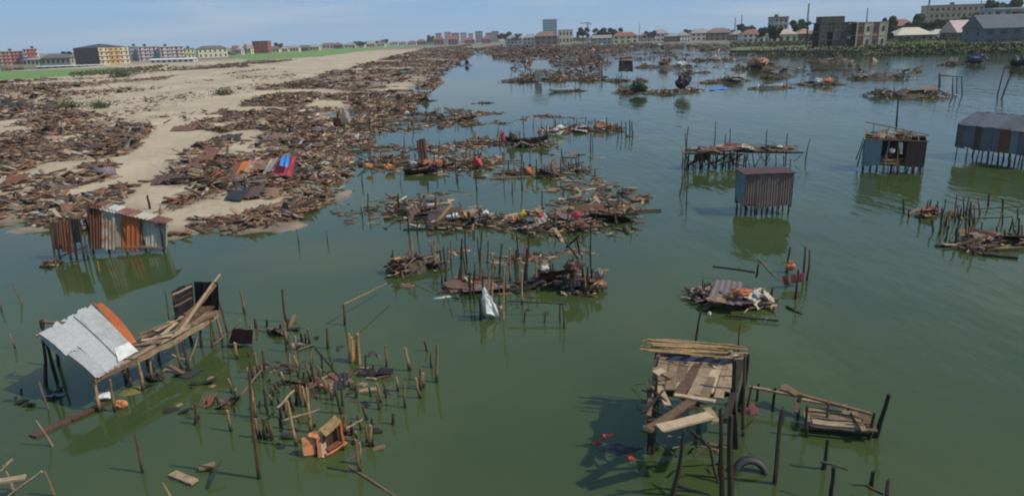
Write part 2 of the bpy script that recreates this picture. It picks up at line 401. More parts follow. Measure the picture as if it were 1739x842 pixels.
blend(dirt * (.7 + .6 * nz1)[..., None], ((X > 80) & (Y > 200)).astype(float))
for g in GRASS: blend(grass * (.7 + .6 * nz2)[..., None], (sdist(g, X, Y) + (nz1 - .5) * 12) / 3)
blend(np.array((.12, .155, .045)) * (.6 + .8 * nz2)[..., None], ((sdist(RGRASS, X, Y) > 0) & (fbm(X * .03, Y * .03) > .42)).astype(float) * .9)
rot = np.array((.185, .132, .090))                      # ground dirtied by rotting wood where the rubbish lies
for zz_, nx_, ny_, sd_, th_ in ((ZL, .16, .10, 3, .40), (ZM, .17, .10, 11, .43), (ZF, .05, .05, 41, .30), (ZB, .3, .3, 71, .3)):
    blend(rot * (.7 + .6 * nz2)[..., None], np.clip((fbm(X * nx_ + sd_, Y * ny_ + sd_, 4) - th_) * 7, 0, .85) * inside(poly_px(zz_), X, Y))
blend(mud, np.clip(1.1 - Z / .28, 0, 1) * np.clip(.4 + nz2, 0, 1) * (Y < 400))
blend(bed, np.clip(-Z / .12, 0, 1))
ca = me.color_attributes.new('soil', 'FLOAT_COLOR', 'POINT')
ca.data.foreach_set('color', np.concatenate([col, np.ones(X.shape + (1,))], -1).reshape(-1).astype(np.float32))
m, nt, N, L, b = new_mat('soil')
at = N.new('ShaderNodeVertexColor'); at.layer_name = 'soil'
n1 = noise_node(N, L, 1.7, 6, .7, 'World'); mr = N.new('ShaderNodeMapRange'); mr.inputs['From Min'].default_value = .3; mr.inputs['From Max'].default_value = .7; mr.inputs['To Min'].default_value = .78; mr.inputs['To Max'].default_value = 1.2
L.new(n1.outputs['Fac'], mr.inputs['Value']); mx = N.new('ShaderNodeVectorMath'); mx.operation = 'SCALE'
L.new(at.outputs['Color'], mx.inputs[0]); L.new(mr.outputs['Result'], mx.inputs['Scale']); L.new(mx.outputs['Vector'], b.inputs['Base Color'])
b.inputs['Roughness'].default_value = .95
bp = N.new('ShaderNodeBump'); bp.inputs['Strength'].default_value = .5; bp.inputs['Distance'].default_value = .12
L.new(n1.outputs['Fac'], bp.inputs['Height']); L.new(bp.outputs['Normal'], b.inputs['Normal'])
me.materials.append(m)
tag(link(bpy.data.objects.new('terrain', me)), 'pale sandbank and low shores around the lagoon', kind='structure')

# ------------------------------------------------------------------ water
m, nt, N, L, b = new_mat('lagoon_water'); N.remove(b)
geo = N.new('ShaderNodeNewGeometry')
def wnoise(scale, stretch, rot, detail):
    mp = N.new('ShaderNodeMapping'); mp.inputs['Scale'].default_value = stretch; mp.inputs['Rotation'].default_value = (0, 0, rot)
    L.new(geo.outputs['Position'], mp.inputs['Vector'])
    n = N.new('ShaderNodeTexNoise'); n.inputs['Scale'].default_value = scale; n.inputs['Detail'].default_value = detail; n.inputs['Roughness'].default_value = .55
    L.new(mp.outputs['Vector'], n.inputs['Vector']); return n
rip = wnoise(1.5, (1, .35, 1), R(35), 3)            # wind ripples, long across the breeze
swl = wnoise(.45, (1, .4, 1), R(50), 2)
calm = wnoise(.035, (1, .6, 1), R(20), 2)           # calm and ruffled patches
sx = N.new('ShaderNodeSeparateXYZ'); L.new(geo.outputs['Position'], sx.inputs[0])
lee = N.new('ShaderNodeMapRange'); lee.inputs['From Min'].default_value = -8; lee.inputs['From Max'].default_value = 10   # the sandbank shelters the left
lee.inputs['To Min'].default_value = .06; lee.inputs['To Max'].default_value = 1; L.new(sx.outputs['X'], lee.inputs['Value'])
cm = N.new('ShaderNodeMapRange'); cm.inputs['From Min'].default_value = .35; cm.inputs['From Max'].default_value = .65; cm.inputs['To Min'].default_value = .35; L.new(calm.outputs['Fac'], cm.inputs['Value'])
st = N.new('ShaderNodeMath'); st.operation = 'MULTIPLY'; L.new(lee.outputs['Result'], st.inputs[0]); L.new(cm.outputs['Result'], st.inputs[1])
hs = N.new('ShaderNodeMath'); hs.operation = 'MULTIPLY_ADD'; hs.inputs[1].default_value = 2.2; L.new(swl.outputs['Fac'], hs.inputs[0]); L.new(rip.outputs['Fac'], hs.inputs[2])
bp = N.new('ShaderNodeBump'); bp.inputs['Distance'].default_value = .055; L.new(hs.outputs[0], bp.inputs['Height']); L.new(st.outputs[0], bp.inputs['Strength'])
fr = N.new('ShaderNodeFresnel'); fr.inputs['IOR'].default_value = 1.333; L.new(bp.outputs['Normal'], fr.inputs['Normal'])
murk = wnoise(.10, (1, .55, 1), R(30), 5)
mrp = ramp(N, [(.3, (.048, .075, .030)), (.7, (.084, .112, .039))]); L.new(murk.outputs['Fac'], mrp.inputs['Fac'])
df = N.new('ShaderNodeBsdfDiffuse'); L.new(mrp.outputs['Color'], df.inputs['Color'])
tr = N.new('ShaderNodeBsdfTransparent'); tr.inputs['Color'].default_value = (.5, .62, .36, 1)
gl = N.new('ShaderNodeBsdfGlossy'); gl.inputs['Roughness'].default_value = .05; L.new(bp.outputs['Normal'], gl.inputs['Normal'])
body = N.new('ShaderNodeMixShader'); body.inputs[0].default_value = .28; L.new(df.outputs[0], body.inputs[1]); L.new(tr.outputs[0], body.inputs[2])
ms = N.new('ShaderNodeMixShader'); L.new(fr.outputs[0], ms.inputs[0]); L.new(body.outputs[0], ms.inputs[1]); L.new(gl.outputs[0], ms.inputs[2])
L.new(ms.outputs[0], N['Material Output'].inputs['Surface'])
wo = mesh_obj('water', [(-3900, -200, 0), (3900, -200, 0), (3900, 3950, 0), (-3900, 3950, 0)], [(0, 1, 2, 3)], m)
tag(wo, 'green lagoon water turning blue grey with distance', kind='structure')
# ------------------------------------------------------------------ stilts, posts and sticks
def stilt(bx, by, tx, ty, r=.055, matname='post', label=None, group=None, name='wooden_post', parent=None, cat='post'):
    """post driven into the bed at the pixel bx, by; its top is sighted at tx, ty in the same vertical plane"""
    b0 = P(bx, by); t = PY(tx, ty, b0.y)
    q = b0 + (b0 - t).normalized() * .5
    o = pole(q, t, r, matname, parent, name if parent is None else 'post')
    if parent is None: tag(o, label, cat, group)
    return o
def stick(x0, y0, z0, x1, y1, z1, r=.035, matname='post', label=None, parent=None, name='loose_pole', cat='pole', group=None):
    o = pole(P(x0, y0, z0), P(x1, y1, z1), r, matname, parent, name if parent is None else 'pole')
    if parent is None: tag(o, label, cat, group)
    return o

ONES = 'zeroth first second third fourth fifth sixth seventh eighth ninth tenth eleventh twelfth thirteenth fourteenth fifteenth sixteenth seventeenth eighteenth nineteenth'.split()
def ordinal(n):
    if n < 20: return ONES[n]
    t, o = divmod(n, 10); return ('twentieth thirtieth fortieth fiftieth sixtieth seventieth'.split()[t - 2]) if o == 0 else 'twenty thirty forty fifty sixty seventy'.split()[t - 2] + '-' + ONES[o]
def number_row(objs, fmt):
    """labels by place: counted from the left as the photograph shows them"""
    for k, o in enumerate(sorted(objs, key=lambda o: o.location.x / max(1, o.location.y))): o['label'] = fmt % ordinal(k + 1)

# ------------------------------------------------------------------ wreckage in the water
def heap_mesh(name, c, a, bb, h, mat, parent, seed=0, rough=.35):
    """a lumpy mound"""
    n, mrings = 26, 8; V = []; F = []
    for i in range(mrings + 1):
        t = i / mrings
        for j in range(n):
            th = 2 * math.pi * j / n
            k = float(fbm(np.array([math.cos(th) * 1.6 + seed * 3.7 + 20]), np.array([math.sin(th) * 1.6 + 40 + t * 2]))[0])
            k2 = float(fbm(np.array([math.cos(th) * 3 * t + seed * 1.7 + 60]), np.array([math.sin(th) * 3 * t + 80]))[0])
            rr = t * (1 + rough * 2 * (k - .5))
            V.append((c[0] + a * rr * math.cos(th), c[1] + bb * rr * math.sin(th), c[2] + h * (1 - t ** 1.6) * (.45 + 1.1 * k2) - .12 * t))
    for i in range(mrings):
        for j in range(n):
            F.append((i * n + j, i * n + (j + 1) % n, (i + 1) * n + (j + 1) % n, (i + 1) * n + j))
    return mesh_obj(name, V, [f[::-1] for f in F], mat, parent, smooth=False)

def wreck(name, label, x0, x1, ytop, ybot, h=.5, planks=24, sheets=4, posts=6, post_h=.9, mats=('wood', 'wood', 'wood', 'dark_post'),
          sheet_mats=('rust', 'rust_dark', 'brown_metal'), mound=None, extras=(), bits=60, cat='wreckage', group='wrecks standing in the lagoon', slant=0.0, depth=None, zoff=0.0):
    """collapsed platform or raft of rubbish: x0..x1, ytop..ybot is where it is sighted"""
    h *= .75; f = P((x0 + x1) / 2, ybot); s = mpp((x0 + x1) / 2, ybot)
    a = (x1 - x0) * s * .5
    hp = h * .8 / s
    yb = min(ybot - 2, ytop + hp)
    back = P((x0 + x1) / 2, yb)
    bb = max(.5, min((back.y - f.y) * .5, a * .9)) if depth is None else depth * .5
    c = Vector((f.x, f.y + bb, 0))
    t = thing(name, c, label, cat, group); zo = Vector((0, 0, zoff))
    rd = random.Random(int(x0 * 31 + ybot * 7))
    nk = max(3, int(a / max(bb, .6) * 1.6) + 2)      # several slumped heaps in a ragged row, not one nest
    hubs = [((i + .5) / nk * 2 - 1 + rd.uniform(-.12, .12), rd.uniform(-.55, .55), rd.uniform(.45, 1.0)) for i in range(nk)]
    def spot(k=1.0):
        hu, hv, hh = rd.choice(hubs)
        du, dv = rd.gauss(0, 1), rd.gauss(0, 1)
        u = max(-1.05, min(1.05, hu + du * .55 / nk)); v = max(-1.1, min(1.1, hv + dv * .28))
        q = min(.95, 1 - hh * math.exp(-(du * du + dv * dv) * .35))
        return Vector((c.x + u * a * k, c.y + v * bb * k + slant * u * a, zoff)), q
    if mound: heap_mesh('mound', c, a * .85, bb * .85, h * .62, M[mound], t, int(x0), .6)
    # a rough deck of bearers first, so that the pieces rest on something
    for k in range(max(2, planks // 9)):
        p, q = spot(.8); l = rd.uniform(.5, .95) * a
        plank(p + Vector((-l, 0, h * .15)), p + Vector((l, rd.uniform(-.3, .3), h * .15 + rd.uniform(-.05, .1))), .12, .08, rd.choice(mats), t, 'beam')
    for k in range(planks):
        p, q = spot(); l = rd.uniform(.12, .62) ** 1.2 * min(a, 3.4) * 1.15 + .2; yw = rd.gauss(0, .35) + rd.choice((0, 0, 0, 1.3))
        z = h * (1 - q) * rd.uniform(.4, 1.0) + .06; dz = rd.gauss(0, .16) * l
        d = Vector((math.cos(yw), math.sin(yw), 0)) * l * .6
        p.z = z + zoff
        plank(p - d - Vector((0, 0, min(dz, z))), p + d + Vector((0, 0, dz)), rd.uniform(.09, .26), rd.uniform(.03, .06), rd.choice(mats), t)
    for k in range(sheets):
        p, q = spot(.8); p.z = h * (1 - q) * .9 + .12 + zoff; w = rd.uniform(.6, 1.1) * min(1.3, a * .6)
        piece_sheet(p, w, w * rd.uniform(1.1, 1.8), rd.choice(sheet_mats), t, rd.uniform(0, 6.28), rd.gauss(0, .3))
    for k in range(int(posts * 1.35)):
        p, q = spot(1.0); hh = post_h * rd.uniform(.45, 1.15)
        pole(p - Vector((0, 0, .5)), p + Vector((rd.gauss(0, .09), rd.gauss(0, .09), hh)), rd.uniform(.035, .065), rd.choice(('dark_post', 'dark_post', 'post')), t)
    for (fx, fz, w, hh, mt) in extras:      # bags, drums and cloths caught in it
        p = Vector((c.x + fx * a, c.y - bb * .5, fz))
        lump(p, w, hh, mt, t)
    if bits:
        n = int(bits * 1.6); sp = [spot(1.12) for _ in range(n)]
        C = np.array([(p.x, p.y, h * (1 - q) * rd.uniform(.2, 1.0) + .03 + zoff) for p, q in sp]) - np.array(c)[None]
        D = np.stack([rng.uniform(.12, .8, n) ** 1.3 + .08, rng.uniform(.04, .16, n), rng.uniform(.02, .1, n)], 1) * min(2.0, max(.7, a / 4))
        o = many_boxes('small_scraps', C, D, rots(rng.normal(0, .9, n), rng.normal(0, .25, n), rng.normal(0, .3, n)), M['debris' if zoff == 0 else 'debris_wet'], t); o['kind'] = 'stuff'
    return t
def lump(p, w, h, matname, parent, name='bundle'):
    """crumpled bag or cloth, slumped flat on what carries it"""
    n, k = 18, 9; V = []; F = []; sd = random.Random(int(p.x * 53 + p.y * 11)); ox, oy = sd.uniform(0, 90), sd.uniform(0, 90); w *= .85
    ax = sd.uniform(.55, .9)
    for i in range(k + 1):
        la = math.pi * i / k
        for j in range(n):
            th = 2 * math.pi * j / n; x, y, z = math.sin(la) * math.cos(th), math.sin(la) * math.sin(th), -math.cos(la)
            f = float(fbm(np.array([x * 1.7 + z * 1.1 + ox]), np.array([y * 1.7 + z * 1.3 + oy]), 3)[0])
            g = float(vnoise(np.array([x * 5 + ox * 2 + z * 3]), np.array([y * 5 + oy]))[0])
            q = .45 + 1.0 * f + .28 * (g - .5)
            V.append((p.x + w * .5 * x * q, p.y + w * .5 * ax * y * q, p.z + h * .5 * max(0, 1 + z * q) * (.75 + .5 * f)))
    for i in range(k):
        for j in range(n):
            F.append((i * n + j, i * n + (j + 1) % n, (i + 1) * n + (j + 1) % n, (i + 1) * n + j))
    return mesh_obj(name, V, F, M[matname], parent, smooth=False)

# ------------------------------------------------------------------ A: whitewashed-roof ruin with walkway, lower left
A = thing('stilt_house_ruin', P(200, 690), 'ruined stilt house with slumped white sheet roof and plank walkway', 'stilt house')
DZ = 1.0
fr = [(158, 646), (232, 612), (300, 578), (370, 534)]; bk = [(205, 600), (262, 566), (318, 536), (352, 512)]
F0 = [P(x, y, DZ) for x, y in fr]; B0 = [P(x, y, DZ) for x, y in bk]
def lerp(pts, t):
    t = t * (len(pts) - 1); i = min(int(t), len(pts) - 2); return pts[i].lerp(pts[i + 1], t - i)
for k in range(3): plank(F0[k], F0[k + 1], .13, .13, 'deck', A, 'beam'); plank(B0[k], B0[k + 1], .12, .12, 'wood', A, 'beam')
rd = random.Random(3)
for lane in range(6):                     # deck boards run along the walkway, in broken lengths
    v = (lane + .5) / 6; u = rd.uniform(-.02, .1)
    while u < .92:
        l = rd.uniform(.16, .34); e = min(1.0, u + l)
        if rd.random() < .86:
            p = lerp(F0, u).lerp(lerp(B0, u), v + rd.gauss(0, .04)); q = lerp(F0, e).lerp(lerp(B0, e), v + rd.gauss(0, .05))
            plank(p + Vector((0, 0, .1 + rd.uniform(0, .05))), q + Vector((0, 0, .1 + rd.uniform(0, .07))), rd.uniform(.15, .23), .035, rd.choice(('deck', 'deck', 'wood')), A)
        u = e + rd.uniform(0, .03)
for k in range(10):                       # loose boards thrown across
    u = rd.uniform(.3, .8); p = lerp(F0, u).lerp(lerp(B0, u), rd.uniform(.1, .9)) + Vector((0, 0, .2)); yw = rd.uniform(.2, 1.6); l = rd.uniform(.25, .6)
    plank(p - Vector((math.cos(yw), math.sin(yw), 0)) * l, p + Vector((math.cos(yw), math.sin(yw), .1)) * l, .13, .03, rd.choice(('deck', 'tan', 'deck')), A)
for x, y, x2, y2 in [(196, 698, 192, 626), (222, 656, 221, 628), (258, 646, 256, 606), (316, 606, 312, 576), (342, 590, 336, 560), (320, 626, 318, 580), (250, 620, 250, 590)]:
    b0 = P(x, y); t = PY(x2, y2, b0.y); pole(b0 - Vector((0, 0, .4)), Vector((b0.x + .03, b0.y, DZ)), .05, 'post', A)
for x, y in fr + bk:
    p = P(x, y, DZ); pole(Vector((p.x, p.y, -.5)), p + Vector((0, 0, .06)), .055, 'post', A)
# the roof: three overlapping white sheets fallen from a high rail at the left to the deck
HZ = 2.0
RA, RB, RC, RD_ = P(66, 568, HZ), P(155, 519, HZ), P(234, 600, DZ + .12), P(160, 644, DZ + .1)
def roofpt(u, v): return RA.lerp(RB, u).lerp(RD_.lerp(RC, u), v)
for k, (u0, u1, v0, v1, dz) in enumerate([(0, .31, .0, .50, .03), (.26, .66, -.02, 1.0, .0), (.62, 1.0, 0, .97, .045), (.05, .30, .42, 1.0, -.02)]):
    up = Vector((0, 0, dz))
    sheet('roof_sheet', roofpt(u0, v0) + up, roofpt(u1, v0) + up, roofpt(u1, v1) + up, roofpt(u0, v1) + up, 'white_metal', A, waves=7, amp=.014, sag=.05)
sheet('white_patch', roofpt(.70, .80) + Vector((0, 0, .09)), roofpt(1.0, .82) + Vector((0, 0, .09)), roofpt(1.02, 1.0) + Vector((0, 0, .06)), roofpt(.55, 1.0) + Vector((0, 0, .08)), 'white', A, waves=2, amp=.01)
sheet('rusty_roof_sheet', P(157, 514, HZ + .1), P(174, 516, HZ), P(233, 582, DZ + .1), P(214, 588, DZ + .2), 'rust_orange', A, waves=4, amp=.02, sag=.12)
pole(RA + Vector((-.1, 0, -.06)), RB + Vector((.2, .1, -.06)), .04, 'post', A, 'ridge_pole')
for px, py, tx, ty in [(97, 648, 74, 544), (78, 655, 70, 562), (100, 620, 92, 552)]:
    stilt(px, py, tx, ty, .06, 'dark_post', parent=A)
plank(P(72, 546, HZ), P(108, 548, HZ), .12, .05, 'wood', A, 'beam'); plank(P(72, 556, HZ - .3), P(70, 542, HZ + .1), .12, .05, 'wood', A, 'beam')
sheet('torn_roof_edge', P(66, 570, HZ - .02), P(104, 578, HZ - .25), P(112, 612, HZ - .75), P(90, 597, HZ - .55), 'white_metal', A, waves=4, amp=.02)
# dark lean-to at the far end
sheet('tarp_wall', P(332, 524, DZ), P(372, 528, DZ), PY(370, 480, P(372, 528, DZ).y), PY(329, 476, P(332, 524, DZ).y), 'tarp_black', A, waves=3, amp=.03)
SW = sheet('side_wall', P(300, 556, DZ), P(330, 524, DZ), PY(327, 480, P(330, 524, DZ).y), PY(291, 494, P(300, 556, DZ).y), 'tarp_black', A, waves=3, amp=.02)
y0 = P(300, 556, DZ).y
for a, b_ in (((294, 500), (326, 485)), ((297, 520), (326, 505)), ((294, 500), (298, 520)), ((297, 511), (326, 496))):
    plank(PY(*a, y0 - .05), PY(*b_, y0 + .25), .07, .04, 'tan' if a == (294, 500) else 'wood', SW, 'window_frame')
pole(P(297, 574, DZ), PY(376, 466, P(350, 520, DZ).y), .055, 'deck', A, 'diagonal_pole')
plank(P(302, 560, DZ + .1), PY(366, 481, P(348, 525, DZ).y - .1), .2, .05, 'deck', A, 'diagonal_plank')
stilt(386, 566, 364, 488, .04, 'post', parent=A); stilt(360, 590, 356, 540, .035, 'post', parent=A)
stilt(287, 545, 278, 492, .03, 'post', parent=A)
for a, b_ in (((318, 538), (368, 528)), ((320, 552), (366, 534)), ((310, 560), (350, 530))): plank(P(*a, DZ + .12), P(*b_, DZ + .14), .15, .05, 'deck', A)
stick(280, 598, .5, 322, 612, .2, .03, 'deck', parent=A); stick(322, 612, .2, 336, 575, .8, .03, 'deck', parent=A)

tag(plank(P(56, 741, .02), P(128, 706, .05), .28, .06, 'wood', None, 'sunken_plank'), 'half sunken brown plank floating in front of the white roof', 'plank')
tag(plank(P(120, 712, .04), P(176, 684, .1), .22, .06, 'wood', None, 'sunken_plank'), 'dark board floating below the white roofed ruin', 'plank')
o = sheet('sunken_sheet', P(80, 668, -.12), P(160, 650, -.05), P(205, 668, -.1), P(122, 706, -.14), 'sunk_white', None, waves=5, amp=.02); tag(o, 'pale sheet lying just under the water beside the white roof', 'metal sheet')
o = heap_mesh('silt_patch', P(232, 672, -.2), 1.1, .8, .28, M['silt'], None, 5); tag(o, 'olive silt hump under shallow water by the walkway', 'silt')
o = lump(P(208, 694, -.05), .42, .3, 'orange', None, 'orange_bag'); tag(o, 'orange bag at the foot of the walkway post', 'bag')
o = lump(P(178, 678, .0), .6, .22, 'white', None, 'white_sack'); tag(o, 'pale sack afloat beneath the front of the white roof', 'sack')

# ------------------------------------------------------------------ B: rust-streaked hut at the sandbank's edge
Bh = thing('rusty_hut', P(215, 428), 'leaning hut of patched rusty corrugated sheets at the sandbank edge', 'hut')
yB = P(215, 430).y
edges = [(150, 345), (172, 349), (196, 356), (206, 362), (238, 370), (256, 376), (282, 378)]
low = [(154, 421), (172, 423), (196, 425), (206, 425), (238, 426), (256, 427), (281, 421)]
mats = ['rust', 'rust_pale', 'rust_pale', 'rust_orange', 'white_metal', 'rust_pale']
for k in range(6):
    yy = yB - .06 * (k % 2) + .12 * k * .3
    sheet('wall_sheet', PY(*low[k], yy), PY(*low[k + 1], yy), PY(*edges[k + 1], yy + .25), PY(*edges[k], yy + .25), mats[k] if k != 4 else 'rust_pale', Bh, waves=4, amp=.02)
# roof sheets slope away behind the wall
for k, (x0, x1, mt) in enumerate(((152, 176, 'rust'), (168, 196, 'white_metal'), (194, 226, 'rust'), (218, 252, 'rust_pale'), (244, 280, 'rust'))):
    p, q = PY(x0, 352 + (x0 - 152) * .22, yB + .1), PY(x1, 352 + (x1 - 152) * .22, yB + .1)
    sheet('roof_sheet', p, q, q + Vector((-.15, 1.4, .02 - k * .03)), p + Vector((-.15, 1.4, .02 - k * .03)), mt, Bh, waves=5, amp=.02)
sheet('side_wall', PY(282, 421, yB), PY(284, 415, yB + 1.6), PY(283, 372, yB + 1.6), PY(282, 378, yB), 'rust_pale', Bh, waves=4)
sheet('side_wall', PY(154, 421, yB), PY(150, 412, yB + 1.6), PY(148, 350, yB + 1.6), PY(150, 346, yB), 'rust_dark', Bh, waves=4)
for x in (158, 185, 215, 248, 278):
    for dy in (.15, 1.4):
        p = PY(x, 424, yB + dy); pole(Vector((p.x, p.y, -.5)), Vector((p.x, p.y, 1.6)), .05, 'dark_post', Bh)
plank(PY(152, 420, yB + .1), PY(282, 420, yB + .1), .1, .1, 'wood', Bh, 'beam')
Bs = thing('leaning_screen', P(112, 440), 'dark rusty screen of upright sheets beside the patched hut', 'screen')
yS = P(112, 440).y
for k, (x0, x1, yt, yb2, mt) in enumerate(((86, 102, 378, 424, 'rust_dark'), (100, 122, 374, 428, 'rust'), (118, 136, 372, 412, 'tarp_black'))):
    sheet('wall_sheet', PY(x0 + 6, yb2, yS + .1 * k), PY(x1 + 4, yb2, yS + .1 * k), PY(x1, yt, yS + .3), PY(x0, yt, yS + .3), mt, Bs, waves=4, amp=.02)
for x, x2, yt in ((92, 83, 380), (100, 88, 378), (118, 112, 395), (128, 122, 385), (140, 132, 380), (148, 140, 398)):
    stilt(x + 3, 441, x2 + 3, yt, .055, 'dark_post', parent=Bs)
stick(100, 436, .2, 150, 420, .3, .04, 'dark_post', parent=Bs)
stilt(97, 456, 93, 428, .05, 'deck', 'pale post standing in front of the dark rusty screen')
o = wreck('sunken_boat_frame', 'small dark boat wreck floating left of the rusty screen', 66, 90, 437, 455, h=.3, planks=7, sheets=1, posts=2, post_h=.5, bits=12, group=None)
stilt(168, 460, 164, 444, .03, 'deck', 'thin pale stick leaning in front of the patched hut')

# ------------------------------------------------------------------ C: plank platform with split bamboo, lower right
Cp = thing('plank_platform', P(1190, 842), 'tall stilt platform of broken planks with a bamboo bundle along its back', 'platform')
Z2 = 1.5
def CP(px, py, dz=0.0): return P(px, py, Z2 + dz)
FL, FR_, BL, BR = CP(1098, 722), CP(1232, 716), CP(1118, 604), CP(1262, 606)
plank(BL, BR, .14, .14, 'wood', Cp, 'beam'); plank(FL.lerp(BL, .1), BL, .12, .12, 'wood', Cp, 'beam'); plank(FR_, BR, .14, .14, 'dark_post', Cp, 'beam')
plank(FL.lerp(BL, .42), FR_.lerp(BR, .4), .12, .12, 'dark_post', Cp, 'beam'); plank(FL.lerp(BL, .05), FR_.lerp(BR, .08), .1, .1, 'dark_post', Cp, 'beam')
for (x0, y0, x1, y1, w, mt) in [(1128, 606, 1120, 652, .25, 'deck'), (1146, 606, 1138, 662, .24, 'deck'), (1166, 608, 1154, 648, .22, 'deck'), (1184, 604, 1154, 662, .30, 'deck'), (1194, 608, 1150, 674, .26, 'wood'),
                                (1206, 610, 1176, 674, .28, 'deck'), (1222, 612, 1202, 666, .27, 'tan'), (1238, 612, 1220, 676, .22, 'deck'), (1246, 612, 1232, 664, .22, 'wood'), (1208, 640, 1192, 684, .24, 'deck'), (1178, 648, 1162, 690, .22, 'wood')]:
    plank(CP(x0, y0, .1 + rd.uniform(0, .03)), CP(x1, y1, .1 + rd.uniform(0, .03)), w, .045, mt, Cp)
for (x0, y0, x1, y1, w, dz, mt) in [(1118, 655, 1134, 688, .17, .12, 'deck'), (1145, 670, 1214, 681, .13, .2, 'tan'), (1119, 727, 1208, 704, .30, .2, 'tan'), (1100, 730, 1188, 672, .22, .13, 'wood'),
                                    (1112, 626, 1140, 640, .2, .2, 'deck'), (1112, 634, 1128, 628, .24, .22, 'tan'), (1116, 644, 1132, 640, .18, .16, 'deck'), (1140, 700, 1180, 690, .14, .1, 'wood'), (1200, 692, 1216, 716, .2, .1, 'wood')]:
    plank(CP(x0, y0, dz), CP(x1, y1, dz + .03), w, .05, mt, Cp)
for k in range(16):                       # split bamboo bundle across the back
    y = 578 + rd.uniform(-2, 20); xl = 1086 + rd.uniform(0, 40); xr = 1272 - rd.uniform(0, 45)
    pole(CP(xl, y - 2, .35 + rd.uniform(0, .12)), CP(xr, y + 8 + rd.uniform(-5, 4), .35 + rd.uniform(0, .12)), rd.uniform(.02, .04), 'bamboo', Cp, 'bamboo_pole')
sheet('dark_blue_tarp', CP(1140, 604, .3), CP(1250, 610, .35), CP(1235, 618, .2), CP(1128, 610, .2), 'dark_blue', Cp, waves=4, amp=.04)
for k in range(9):
    p = CP(rd.uniform(1185, 1252), rd.uniform(598, 612), .32); plank(p, p + Vector((rd.uniform(.2, .5), rd.uniform(-.3, .3), rd.uniform(-.1, .15))), .07, .03, rd.choice(('deck', 'wood', 'white')), Cp, 'splinter')
for p in (BL, BR, FL.lerp(BL, .45), FR_.lerp(BR, .4), BL.lerp(BR, .5)):
    pole(Vector((p.x, p.y, -.5)), p + Vector((0, 0, .08)), .07, 'dark_post', Cp)
for bx, by, tx, ty, r in [(1136, 868, 1160, 728, .06), (1240, 862, 1240, 700, .08), (1226, 850, 1228, 690, .06), (1250, 760, 1256, 610, .08), (1262, 740, 1264, 604, .05), (1108, 770, 1112, 640, .05), (1100, 765, 1104, 655, .04)]:
    stilt(bx, by, tx, ty, r, 'dark_post', parent=Cp)
for a, b_ in (((1171, 729, 1.9), (1206, 758, 1.2)), ((1206, 758, 1.2), (1219, 822, .3)), ((1145, 823, .5), (1206, 840, .5)), ((1224, 760, .8), (1221, 836, -.2)), ((1096, 700, 1.6), (1124, 660, 1.9)), ((1100, 690, 1.5), (1140, 712, 1.6)), ((1106, 660, 1.7), (1150, 700, 1.6))):
    stick(*a, *b_, .04, 'dark_post', parent=Cp)
sheet('side_cloth', CP(1232, 690, 0), CP(1252, 640, 0), CP(1252, 660, -.9), CP(1232, 712, -.9), 'thatch_green', Cp, waves=3, amp=.04)
for k in range(22):                       # broken sticks hanging off its left side and below the front
    x, y = (rd.uniform(1088, 1128), rd.uniform(640, 735)) if k < 13 else (rd.uniform(1130, 1235), rd.uniform(728, 790))
    z = rd.uniform(.2, 1.3); yw = rd.uniform(0, 3.1); l = rd.uniform(.2, .55); p = P(x, y, z); pole(p, p + Vector((math.cos(yw) * l, math.sin(yw) * l, rd.uniform(-.35, .35))), rd.uniform(.02, .035), rd.choice(('post', 'dark_post', 'dark_post', 'deck')), Cp, 'broken_stick')
o = lump(P(1272, 708, -.2), .7, .35, 'tarp_maroon', None, 'cloth_bundle'); tag(o, 'maroon cloth bundle afloat right of the plank platform', 'bundle')
stilt(1180, 586, 1192, 526, .045, 'dark_post', 'slanting dark pole behind the bamboo bundle', None)
stilt(1254, 596, 1258, 552, .03, 'dark_post', 'thin dark stick behind the right end of the bamboo bundle')
stilt(1268, 700, 1274, 655, .04, 'post', 'post with pale top right of the plank platform'); stick(1258, 735, .1, 1283, 706, .6, .03, 'deck', 'pale stick leaning beside the plank platform')
# red and black sacks afloat left of it
t = thing('tarp_bundle', P(1050, 775), 'black tarpaulin bundle with red cloth half sunk in the water', 'bundle')
heap_mesh('tarp', P(1052, 768, -.1), 1.0, .6, .22, M['tarp_black'], t, 9)
for x, y, w, mt in ((1030, 748, .5, 'red'), (1012, 760, .34, 'red'), (1072, 786, .46, 'red'), (1104, 770, .34, 'red')): lump(P(x, y, -.15), w, .2, mt, t, 'red_cloth')
# tyre half out of the water
V = []; Fc = []; n1_, n2_ = 28, 8; c0 = P(1275, 806); 
for i in range(n1_):
    a = 2 * math.pi * i / n1_
    for j in range(n2_):
        bq = 2 * math.pi * j / n2_; rr = .37 + .09 * math.cos(bq); V.append((c0.x + rr * math.cos(a), c0.y + .09 * math.sin(bq) + rr * math.sin(a) * .5, -.04 + rr * math.sin(a) * .87))
for i in range(n1_):
    for j in range(n2_): Fc.append((i * n2_ + j, i * n2_ + (j + 1) % n2_, ((i + 1) % n1_) * n2_ + (j + 1) % n2_, ((i + 1) % n1_) * n2_ + j))
tag(mesh_obj('tyre', V, Fc, M['rubber'], None, True), 'black tyre standing half out of the water', 'tyre')

